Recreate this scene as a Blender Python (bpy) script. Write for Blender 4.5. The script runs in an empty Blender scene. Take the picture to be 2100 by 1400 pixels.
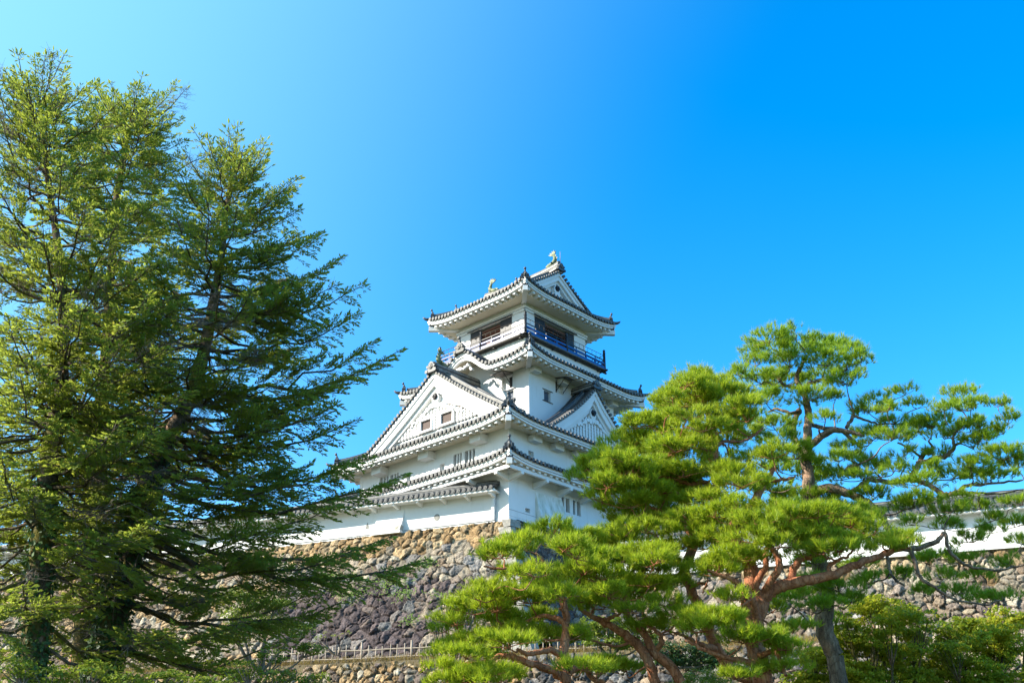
import bpy, math, random
import numpy as np
from mathutils import Vector

rng = np.random.default_rng(7)
random.seed(7)
scene = bpy.context.scene
col = scene.collection

# ------------------------------------------------------------------ camera
PITCH = math.radians(25.22)
FPX = 2123.1                       # focal length in pixels of the 2100 px wide photograph
cam_d = bpy.data.cameras.new("camera")
cam_d.sensor_width = 36.0
cam_d.lens = 36.0 * FPX / 2100.0
cam_d.clip_start = 0.1
cam_d.clip_end = 4000.0
cam = bpy.data.objects.new("camera", cam_d)
cam.location = (0, 0, 0)           # world z = 0 is eye height
cam.rotation_euler = (math.pi / 2 + PITCH, 0, 0)
col.objects.link(cam)
scene.camera = cam

# ------------------------------------------------------------------ light
SUN_EL = math.radians(31.0)
SUN_AZ = math.radians(191.0)       # direction towards the sun, counter-clockwise from +X
sun_dir = Vector((math.cos(SUN_EL) * math.cos(SUN_AZ), math.cos(SUN_EL) * math.sin(SUN_AZ), math.sin(SUN_EL)))
sun_d = bpy.data.lights.new("sun", 'SUN')
sun_d.energy = 3.8
sun_d.angle = math.radians(0.5)
sun_d.color = (1.0, 0.93, 0.80)
sun = bpy.data.objects.new("sun", sun_d)
sun.rotation_euler = sun_dir.to_track_quat('Z', 'Y').to_euler()
col.objects.link(sun)

world = bpy.data.worlds.new("World")
scene.world = world
world.use_nodes = True
wn = world.node_tree
wn.nodes.clear()
w_out = wn.nodes.new('ShaderNodeOutputWorld')
w_bg = wn.nodes.new('ShaderNodeBackground')
w_sky = wn.nodes.new('ShaderNodeTexSky')
w_sky.sky_type = 'NISHITA'
w_sky.sun_disc = False
w_sky.sun_elevation = SUN_EL
w_sky.sun_rotation = math.pi / 2 - SUN_AZ
w_sky.altitude = 0.0
w_sky.air_density = 1.0
w_sky.dust_density = 1.3
w_sky.ozone_density = 3.0
w_hs = wn.nodes.new('ShaderNodeHueSaturation')
w_hs.inputs['Hue'].default_value = 0.500
w_hs.inputs['Saturation'].default_value = 1.45
w_hs.inputs['Value'].default_value = 1.0
wn.links.new(w_sky.outputs[0], w_hs.inputs['Color'])
# thin haze brightening the part of the sky nearer the sun
w_tc = wn.nodes.new('ShaderNodeTexCoord')
w_dot = wn.nodes.new('ShaderNodeVectorMath')
w_dot.operation = 'DOT_PRODUCT'
w_dot.inputs[1].default_value = tuple(sun_dir)
wn.links.new(w_tc.outputs['Generated'], w_dot.inputs[0])
w_mr = wn.nodes.new('ShaderNodeMapRange')
w_mr.interpolation_type = 'SMOOTHSTEP'
w_mr.inputs['From Min'].default_value = 0.0
w_mr.inputs['From Max'].default_value = 0.75
w_mr.inputs['To Max'].default_value = 0.78
wn.links.new(w_dot.outputs['Value'], w_mr.inputs['Value'])
w_mx = wn.nodes.new('ShaderNodeMix')
w_mx.data_type = 'RGBA'
w_mx.inputs[7].default_value = (1.05, 2.35, 3.0, 1)
wn.links.new(w_mr.outputs[0], w_mx.inputs[0])
wn.links.new(w_hs.outputs[0], w_mx.inputs[6])
wn.links.new(w_mx.outputs[2], w_bg.inputs['Color'])
w_bg.inputs['Strength'].default_value = 0.136
wn.links.new(w_bg.outputs[0], w_out.inputs['Surface'])

vs = scene.view_settings
vs.view_transform = 'Standard'
vs.look = 'None'
vs.gamma = 1.0
vs.use_curve_mapping = False
vs.exposure = 1.68
scene.render.engine = 'CYCLES'
scene.cycles.max_bounces = 8
scene.cycles.diffuse_bounces = 4
scene.cycles.transparent_max_bounces = 8
scene.cycles.use_denoising = True
scene.render.film_transparent = False

# ------------------------------------------------------------------ photograph pixels -> world points
def at(px, py, Y):
    a, b = px - 1050.0, py - 700.0
    d = (a, FPX * math.cos(PITCH) + b * math.sin(PITCH), FPX * math.sin(PITCH) - b * math.cos(PITCH))
    k = Y / d[1]
    return np.array([d[0] * k, Y, d[2] * k])

# ------------------------------------------------------------------ material helpers
def new_mat(name):
    m = bpy.data.materials.new(name)
    m.use_nodes = True
    nt = m.node_tree
    bsdf = nt.nodes['Principled BSDF']
    return m, nt, bsdf

def node(nt, kind, **kw):
    n = nt.nodes.new(kind)
    for k, v in kw.items():
        if k in n.inputs:
            n.inputs[k].default_value = v
        else:
            setattr(n, k, v)
    return n

def ramp(nt, fac, stops):
    r = nt.nodes.new('ShaderNodeValToRGB')
    cr = r.color_ramp
    while len(cr.elements) < len(stops):
        cr.elements.new(0.5)
    for e, (p, c) in zip(cr.elements, stops):
        e.position = p
        e.color = (c[0], c[1], c[2], 1)
    nt.links.new(fac, r.inputs[0])
    return r.outputs[0]

def noise(nt, scale, detail=5, rough=0.6, coord='Object', stretch=None):
    tc = nt.nodes.new('ShaderNodeTexCoord')
    n = nt.nodes.new('ShaderNodeTexNoise')
    n.inputs['Scale'].default_value = scale
    n.inputs['Detail'].default_value = detail
    n.inputs['Roughness'].default_value = rough
    src = tc.outputs[coord]
    if stretch:
        mp = nt.nodes.new('ShaderNodeMapping')
        mp.inputs['Scale'].default_value = stretch
        nt.links.new(src, mp.inputs[0])
        src = mp.outputs[0]
    nt.links.new(src, n.inputs['Vector'])
    return n.outputs['Fac']

def mixc(nt, fac, a, b, mode='MIX'):
    m = nt.nodes.new('ShaderNodeMix')
    m.data_type = 'RGBA'
    m.blend_type = mode
    for v, sock in ((fac, m.inputs[0]), (a, m.inputs[6]), (b, m.inputs[7])):
        if isinstance(v, (int, float)):
            sock.default_value = v
        elif isinstance(v, tuple):
            sock.default_value = (v[0], v[1], v[2], 1)
        else:
            nt.links.new(v, sock)
    return m.outputs[2]

def bump(nt, bsdf, height, strength=0.4, dist=0.03):
    b = nt.nodes.new('ShaderNodeBump')
    b.inputs['Strength'].default_value = strength
    b.inputs['Distance'].default_value = dist
    nt.links.new(height, b.inputs['Height'])
    nt.links.new(b.outputs[0], bsdf.inputs['Normal'])

def noise_mat(name, stops, scale=3.0, rough=0.8, bump_s=0.0, bump_scale=20.0, bump_dist=0.02, stretch=None, spec=0.3):
    m, nt, b = new_mat(name)
    f = noise(nt, scale, stretch=stretch)
    nt.links.new(ramp(nt, f, stops), b.inputs['Base Color'])
    b.inputs['Roughness'].default_value = rough
    b.inputs['Specular IOR Level'].default_value = spec
    if bump_s:
        bump(nt, b, noise(nt, bump_scale, stretch=stretch), bump_s, bump_dist)
    return m

M = {}
def plaster():
    m, nt, b = new_mat('white_plaster')
    c = ramp(nt, noise(nt, 0.9), [(0.30, (.72, .71, .69)), (0.62, (.76, .755, .745))])
    st = ramp(nt, noise(nt, 1.0, 7, 0.75, stretch=(2.6, 2.6, .28)), [(0.56, (1, 1, 1)), (0.76, (.86, .85, .82)), (0.88, (.68, .67, .62))])
    c = mixc(nt, 1.0, c, st, 'MULTIPLY')
    nt.links.new(c, b.inputs['Base Color'])
    b.inputs['Roughness'].default_value = 0.85
    b.inputs['Specular IOR Level'].default_value = 0.3
    bump(nt, b, noise(nt, 18), 0.15, 0.02)
    return m
M['plaster'] = plaster()
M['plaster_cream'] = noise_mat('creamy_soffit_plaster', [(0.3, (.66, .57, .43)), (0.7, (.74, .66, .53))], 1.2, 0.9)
M['plaster_weathered'] = None
def weathered():
    m, nt, b = new_mat('weathered_plaster')
    f = noise(nt, 1.6, 8, 0.72, stretch=(2.0, 2.0, 0.55))
    c = ramp(nt, f, [(0.40, (.80, .79, .77)), (0.54, (.62, .62, .55)), (0.72, (.34, .36, .31))])
    nt.links.new(c, b.inputs['Base Color'])
    b.inputs['Roughness'].default_value = 0.9
    return m
M['plaster_weathered'] = weathered()
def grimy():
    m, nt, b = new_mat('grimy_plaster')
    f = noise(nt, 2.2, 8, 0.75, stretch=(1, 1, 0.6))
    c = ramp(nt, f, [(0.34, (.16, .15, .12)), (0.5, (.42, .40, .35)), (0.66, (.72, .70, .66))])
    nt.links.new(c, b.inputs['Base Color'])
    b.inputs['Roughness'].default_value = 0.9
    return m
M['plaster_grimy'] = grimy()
def tile_mat():
    m, nt, b = new_mat('grey_roof_tile')
    f = noise(nt, 1.3, 6, 0.7)
    f2 = noise(nt, 9.0, 4, 0.7)
    c = ramp(nt, f, [(0.3, (.026, .028, .034)), (0.55, (.055, .057, .063)), (0.75, (.11, .105, .095))])
    c2 = mixc(nt, ramp(nt, f2, [(0.55, (0, 0, 0)), (0.75, (.55, .55, .55))]), c, (.16, .15, .125))
    nt.links.new(c2, b.inputs['Base Color'])
    b.inputs['Roughness'].default_value = 0.48
    b.inputs['Specular IOR Level'].default_value = 0.5
    bump(nt, b, noise(nt, 14, 4), 0.35, 0.02)
    return m
M['tile'] = tile_mat()
M['tile_cap'] = noise_mat('tile_end', [(0.35, (.07, .07, .072)), (0.65, (.19, .18, .16))], 6.0, 0.6)
M['tile_pan'] = noise_mat('flat_tile', [(0.3, (.05, .052, .058)), (0.7, (.12, .12, .115))], 3.0, 0.6, 0.3, 16)
M['mortar'] = noise_mat('pale_ridge_mortar', [(0.3, (.13, .125, .115)), (0.7, (.34, .325, .295))], 4.0, 0.8)
M['wood_dark'] = noise_mat('dark_timber', [(0.3, (.018, .017, .018)), (0.7, (.05, .045, .042))], 5.0, 0.55, stretch=(1, 1, 6))
M['wood_red'] = noise_mat('red_brown_timber', [(0.3, (.09, .035, .02)), (0.7, (.17, .065, .035))], 3.0, 0.55)
M['wood_plank'] = noise_mat('brown_plank', [(0.3, (.055, .036, .03)), (0.7, (.11, .075, .062))], 6.0, 0.7, stretch=(8, 8, .6))
M['wood_grey'] = noise_mat('weathered_grey_timber', [(0.3, (.09, .08, .075)), (0.7, (.20, .18, .16))], 4.0, 0.7)
M['shutter'] = noise_mat('slate_blue_shutter', [(0.3, (.10, .12, .16)), (0.7, (.17, .20, .25))], 4.0, 0.6)
M['lacquer'] = noise_mat('sky_tinted_black_lacquer', [(0.3, (.006, .03, .17)), (0.7, (.010, .04, .21))], 2.0, 0.25, spec=0.6)  # black lacquer; the reflected sky is put into its blue base colour
M['black_metal'] = noise_mat('black_iron', [(0.3, (.012, .012, .016)), (0.7, (.03, .03, .035))], 5.0, 0.45)
M['rail_thin'] = noise_mat('brown_iron_rail', [(0.3, (.06, .045, .035)), (0.7, (.12, .09, .06))], 5.0, 0.5)
M['bronze'] = noise_mat('green_patina_bronze', [(0.3, (.07, .11, .07)), (0.55, (.16, .19, .10)), (0.75, (.24, .20, .09))], 3.0, 0.55)
M['dark_void'] = noise_mat('dark_interior', [(0.3, (.012, .012, .014)), (0.7, (.02, .02, .022))], 2.0, 0.9)
M['bamboo'] = noise_mat('dry_bamboo', [(0.3, (.20, .16, .12)), (0.7, (.42, .35, .27))], 5.0, 0.6)
M['lawn'] = noise_mat('mown_grass', [(0.3, (.030, .045, .014)), (0.7, (.065, .085, .025))], 0.8, 0.95, 0.5, 8, 0.05)
M['soil'] = noise_mat('dry_soil', [(0.3, (.11, .085, .055)), (0.7, (.20, .16, .09))], 1.2, 0.95, 0.5, 6, 0.05)

def nt_noise_vec(nt, vec):
    n = nt.nodes.new('ShaderNodeTexNoise')
    n.inputs['Scale'].default_value = 6.0
    nt.links.new(vec, n.inputs['Vector'])
    return n.outputs['Color']
def bark_mat(name, stops, scale, stretch, moss=None, plates=13.0, patch=(.36, .21, .14)):
    m, nt, b = new_mat(name)
    f = noise(nt, scale, 7, 0.7, stretch=stretch)
    c = ramp(nt, f, stops)
    tc = nt.nodes.new('ShaderNodeTexCoord')
    mp = nt.nodes.new('ShaderNodeMapping')
    mp.inputs['Scale'].default_value = (1, 1, .45)
    nt.links.new(tc.outputs['Object'], mp.inputs[0])
    wv = mixc(nt, .12, mp.outputs[0], nt_noise_vec(nt, mp.outputs[0]))
    vo = nt.nodes.new('ShaderNodeTexVoronoi')
    vo.feature = 'DISTANCE_TO_EDGE'
    vo.inputs['Scale'].default_value = plates
    nt.links.new(wv, vo.inputs['Vector'])
    crack = ramp(nt, vo.outputs['Distance'], [(0.0, (.62, .58, .56)), (0.06, (1, 1, 1))])
    c = mixc(nt, 1.0, c, crack, 'MULTIPLY')
    gp = ramp(nt, noise(nt, 1.7, 5, .65), [(.52, (0, 0, 0)), (.66, (.7, .7, .7))])
    c = mixc(nt, gp, c, patch)
    if moss:
        f2 = noise(nt, 1.1, 5, 0.65)
        c = mixc(nt, ramp(nt, f2, [(0.46, (0, 0, 0)), (0.62, (1, 1, 1))]), c, moss)
    nt.links.new(c, b.inputs['Base Color'])
    b.inputs['Roughness'].default_value = 0.92
    b.inputs['Specular IOR Level'].default_value = 0.15
    bump(nt, b, mixc(nt, .5, crack, f), 1.0, 0.06)
    return m
M['bark_red'] = bark_mat('red_pine_bark', [(0.28, (.15, .055, .030)), (0.5, (.38, .145, .075)), (0.72, (.52, .28, .17))], 5.0, (1, 1, .5))
M['bark_black'] = bark_mat('black_pine_bark', [(0.32, (.05, .036, .028)), (0.52, (.19, .135, .095)), (0.72, (.38, .30, .22))], 6.0, (1, 1, .35))
M['bark_fir'] = bark_mat('fir_bark', [(0.3, (.03, .024, .018)), (0.55, (.10, .08, .055)), (0.75, (.20, .17, .13))], 6.0, (1, 1, .45), (.12, .11, .02))
M['twig'] = noise_mat('grey_twig', [(0.3, (.10, .075, .06)), (0.7, (.26, .21, .17))], 3.0, 0.9)

def leaf_mat(name, ca, cb, cc, trans=0.35, tcol=(.30, .42, .05), rough=0.5, dead=(.30, .17, .05)):
    """foliage: colour differs from leaf to leaf (random per island), partly translucent"""
    m = bpy.data.materials.new(name)
    m.use_nodes = True
    nt = m.node_tree
    nt.nodes.clear()
    out = nt.nodes.new('ShaderNodeOutputMaterial')
    geo = nt.nodes.new('ShaderNodeNewGeometry')
    c = ramp(nt, geo.outputs['Random Per Island'], [(0.0, ca), (0.5, cb), (0.90, cc), (0.965, cc), (0.975, dead), (1.0, dead)])
    f = noise(nt, 0.55, 3, 0.5)
    c2 = mixc(nt, ramp(nt, f, [(0.35, (0, 0, 0)), (0.7, (.6, .6, .6))]), c, cc)
    p = nt.nodes.new('ShaderNodeBsdfPrincipled')
    nt.links.new(c2, p.inputs['Base Color'])
    p.inputs['Roughness'].default_value = rough
    p.inputs['Specular IOR Level'].default_value = 0.35
    t = nt.nodes.new('ShaderNodeBsdfTranslucent')
    tm = mixc(nt, 0.5, c2, tcol)
    nt.links.new(tm, t.inputs['Color'])
    mx = nt.nodes.new('ShaderNodeMixShader')
    mx.inputs[0].default_value = trans
    nt.links.new(p.outputs[0], mx.inputs[1])
    nt.links.new(t.outputs[0], mx.inputs[2])
    nt.links.new(mx.outputs[0], out.inputs['Surface'])
    return m
M['pine_red_needles'] = leaf_mat('yellow_green_pine_needles', (.16, .26, .018), (.25, .37, .022), (.40, .43, .025), .54, (.52, .66, .03))
M['pine_black_needles'] = leaf_mat('deep_green_pine_needles', (.12, .23, .018), (.21, .34, .022), (.34, .42, .025), .54, (.44, .64, .03))
M['fir_needles'] = leaf_mat('dark_fir_needles', (.10, .18, .055), (.165, .245, .045), (.33, .35, .045), .54, (.50, .58, .07))
M['maple_leaves'] = leaf_mat('maple_leaves', (.12, .22, .018), (.22, .32, .02), (.42, .38, .03), .58, (.62, .66, .05))
M['shrub_leaves'] = leaf_mat('shrub_leaves', (.06, .12, .018), (.11, .19, .02), (.22, .26, .03), .4, (.34, .44, .04))
M['shrub_bright'] = leaf_mat('bright_shrub_leaves', (.12, .19, .02), (.20, .27, .025), (.33, .36, .05), .4, (.38, .46, .05))
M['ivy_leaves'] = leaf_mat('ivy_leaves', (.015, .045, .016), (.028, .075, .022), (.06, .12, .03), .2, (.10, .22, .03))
M['dry_grass'] = leaf_mat('dry_grass', (.22, .15, .05), (.34, .24, .08), (.42, .33, .12), .3, (.40, .30, .10))
M['fern_leaves'] = leaf_mat('fern_leaves', (.05, .13, .015), (.10, .22, .02), (.20, .30, .03), .35, (.25, .40, .04))

def stone_mat():
    m, nt, b = new_mat('fieldstone')
    at_ = nt.nodes.new('ShaderNodeAttribute')
    at_.attribute_name = 'stone_colour'
    f = noise(nt, 5.0, 9, 0.75)
    f2 = noise(nt, 2.1, 7, 0.7)
    v = ramp(nt, f, [(0.30, (.22, .21, .21)), (0.5, (.72, .70, .68)), (0.70, (1.15, 1.13, 1.08))])
    v2 = ramp(nt, noise(nt, 15.0, 5, .8), [(0.34, (.45, .44, .46)), (0.52, (1, 1, 1)), (0.68, (1.5, 1.5, 1.5))])
    c = mixc(nt, 1.0, at_.outputs['Color'], v, 'MULTIPLY')
    c = mixc(nt, 1.0, c, v2, 'MULTIPLY')
    lich = ramp(nt, noise(nt, 7.0, 6, 0.8), [(0.63, (0, 0, 0)), (0.70, (.6, .6, .6))])
    c = mixc(nt, lich, c, (.36, .35, .32))
    nt.links.new(c, b.inputs['Base Color'])
    b.inputs['Roughness'].default_value = 0.95
    b.inputs['Specular IOR Level'].default_value = 0.15
    bump(nt, b, f, 0.8, 0.08)
    return m
M['stone'] = stone_mat()
M['corner_stone'] = noise_mat('dressed_corner_stone', [(0.3, (.16, .15, .13)), (0.55, (.30, .28, .24)), (0.75, (.42, .39, .32))], 3.0, 0.95, 0.8, 7, 0.08)

# ------------------------------------------------------------------ mesh helpers
class MB:
    """collects polygons with material slots and links them as ONE mesh object"""
    def __init__(self):
        self.v, self.f, self.mi, self.sm, self.mats = [], [], [], [], []
    def slot(self, mat):
        if mat not in self.mats:
            self.mats.append(mat)
        return self.mats.index(mat)
    def add(self, verts, faces, mat, smooth=False):
        o = len(self.v)
        s = self.slot(mat)
        self.v.extend([tuple(map(float, p)) for p in verts])
        for f in faces:
            self.f.append([o + i for i in f])
            self.mi.append(s)
            self.sm.append(smooth)
    def box(self, fr, e0, e1, o0, o1, z0, z1, mat):
        P = [fr(e, o, z) for z in (z0, z1) for o in (o0, o1) for e in (e0, e1)]
        self.add(P, [(0, 1, 3, 2), (4, 6, 7, 5), (0, 4, 5, 1), (2, 3, 7, 6), (0, 2, 6, 4), (1, 5, 7, 3)], mat)
    def hexa(self, P, mat):
        self.add(P, [(0, 1, 3, 2), (4, 6, 7, 5), (0, 4, 5, 1), (2, 3, 7, 6), (0, 2, 6, 4), (1, 5, 7, 3)], mat)
    def tube(self, pts, radii, n, mat, cap=True, smooth=True):
        pts = np.asarray(pts, float)
        k = len(pts)
        if np.isscalar(radii):
            radii = [radii] * k
        tang = np.gradient(pts, axis=0)
        tang /= np.linalg.norm(tang, axis=1)[:, None] + 1e-9
        ref = np.array([0.13, 0.21, 1.0]) if abs(tang[0][2]) < .9 else np.array([1.0, .2, .1])
        x = np.cross(tang[0], ref); x /= np.linalg.norm(x)
        V = []
        for i in range(k):
            x = x - tang[i] * (x @ tang[i]); x /= np.linalg.norm(x) + 1e-9
            y = np.cross(tang[i], x)
            for j in range(n):
                a = 2 * math.pi * j / n
                V.append(pts[i] + (x * math.cos(a) + y * math.sin(a)) * radii[i])
        F = [(i * n + j, i * n + (j + 1) % n, (i + 1) * n + (j + 1) % n, (i + 1) * n + j) for i in range(k - 1) for j in range(n)]
        if cap:
            F += [tuple(range(n))[::-1], tuple((k - 1) * n + j for j in range(n))]
        self.add(V, F, mat, smooth)
    def poly(self, pts, mat):
        self.add(pts, [tuple(range(len(pts)))], mat)
    def prism(self, a, b, mat, side_mat=None):
        """closed solid between two equal outlines"""
        n = len(a)
        self.add(list(a) + list(b), [tuple(range(n))[::-1], tuple(range(n, 2 * n))], mat)
        self.add(list(a) + list(b), [(i, (i + 1) % n, n + (i + 1) % n, n + i) for i in range(n)], side_mat or mat)
    def build(self, name, parent=None, off=(0, 0, 0), label=None):
        me = bpy.data.meshes.new(name)
        V = np.array(self.v, float) - np.array(off)
        me.from_pydata(V.tolist(), [], self.f)
        for m in self.mats:
            me.materials.append(m)
        me.polygons.foreach_set('material_index', self.mi)
        me.polygons.foreach_set('use_smooth', self.sm)
        me.update()
        o = bpy.data.objects.new(name, me)
        col.objects.link(o)
        if parent:
            o.parent = parent
        if label:
            o['label'] = label
        return o

def np_mesh(name, V, F, mat, parent=None, colours=None, smooth=False):
    """V (n,3), F (m,3 or 4) numpy arrays -> one mesh object"""
    me = bpy.data.meshes.new(name)
    k = F.shape[1]
    me.vertices.add(len(V)); me.vertices.foreach_set('co', np.ascontiguousarray(V, np.float32).ravel())
    me.loops.add(F.size); me.loops.foreach_set('vertex_index', np.ascontiguousarray(F, np.int32).ravel())
    me.polygons.add(len(F))
    me.polygons.foreach_set('loop_start', np.arange(0, F.size, k, dtype=np.int32))
    me.polygons.foreach_set('loop_total', np.full(len(F), k, np.int32))
    if smooth:
        me.polygons.foreach_set('use_smooth', np.ones(len(F), bool))
    if colours is not None:
        a = me.color_attributes.new('stone_colour', 'FLOAT_COLOR', 'POINT')
        a.data.foreach_set('color', np.ascontiguousarray(colours, np.float32).ravel())
    me.materials.append(mat)
    me.update(calc_edges=True)
    me.validate()
    o = bpy.data.objects.new(name, me)
    col.objects.link(o)
    if parent:
        o.parent = parent
    return o

def empty(name, loc, rz=0.0):
    o = bpy.data.objects.new(name, None)
    o.location = loc
    o.rotation_euler = (0, 0, rz)
    o.empty_display_size = 0.2
    col.objects.link(o)
    return o

def tag(o, label=None, cat=None, group=None, kind=None):
    for k, v in (('label', label), ('category', cat), ('group', group), ('kind', kind)):
        if v:
            o[k] = v
    return o
# ================================================================== the keep
KX, KY, KZ = 0.67, 62.0, 14.25
KROT = math.radians(46.99)
keep = empty('castle_keep', (KX, KY, KZ), KROT)
tag(keep, 'white castle keep with tiered grey tiled roofs standing on the stone wall', 'castle')
OFF = (0, 0, KZ)

def side(s, HP, HQ):
    """frame of one face: (along, outward, z) -> keep coordinates; L faces left, R faces right"""
    if s == 'L':
        return lambda e, o, z: (-(HP + o), e, z)
    if s == 'R':
        return lambda e, o, z: (e, -(HQ + o), z)
    if s == 'BL':
        return lambda e, o, z: (HP + o, -e, z)
    return lambda e, o, z: (-e, HQ + o, z)

def wall_panel(mb, fr, e0, e1, z0, z1, holes, depth, mat, back):
    es = sorted({e0, e1, *[h[0] for h in holes], *[h[1] for h in holes]})
    zs = sorted({z0, z1, *[h[2] for h in holes], *[h[3] for h in holes]})
    for i in range(len(es) - 1):
        for j in range(len(zs) - 1):
            ec, zc = (es[i] + es[i + 1]) / 2, (zs[j] + zs[j + 1]) / 2
            if any(h[0] < ec < h[1] and h[2] < zc < h[3] for h in holes):
                continue
            mb.poly([fr(es[i], 0, zs[j]), fr(es[i + 1], 0, zs[j]), fr(es[i + 1], 0, zs[j + 1]), fr(es[i], 0, zs[j + 1])], mat)
    for h in holes:
        a, b, c, d = h[:4]
        q = [(a, c), (b, c), (b, d), (a, d)]
        for k in range(4):
            (x0, y0), (x1, y1) = q[k], q[(k + 1) % 4]
            mb.poly([fr(x0, 0, y0), fr(x1, 0, y1), fr(x1, -depth, y1), fr(x0, -depth, y0)], mat)
        mb.poly([fr(x, -depth, y) for x, y in q], h[4] if len(h) > 4 else back)

def body(name, HP, HQ, z0, z1, holesL=(), holesR=(), mat=None, depth=.24, matL=None):
    mb = MB()
    mat = mat or M['plaster']
    wall_panel(mb, side('L', HP, HQ), -HQ, HQ, z0, z1, list(holesL), depth, matL or mat, M['dark_void'])
    wall_panel(mb, side('R', HP, HQ), -HP, HP, z0, z1, list(holesR), depth, mat, M['dark_void'])
    wall_panel(mb, side('BL', HP, HQ), -HQ, HQ, z0, z1, [], depth, mat, mat)
    wall_panel(mb, side('BR', HP, HQ), -HP, HP, z0, z1, [], depth, mat, mat)
    return mb.build(name, keep, OFF)

def bars(parent, fr, h, n=2, w=.09):
    """a barred window: the white uprights standing in the opening"""
    mb = MB()
    for k in range(n):
        e = h[0] + (h[1] - h[0]) * (k + 1) / (n + 1)
        mb.box(fr, e - w / 2, e + w / 2, -.16, -.05, h[2] + .002, h[3] - .002, M['plaster'])
    return mb.build('window_bars', parent, OFF)

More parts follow.
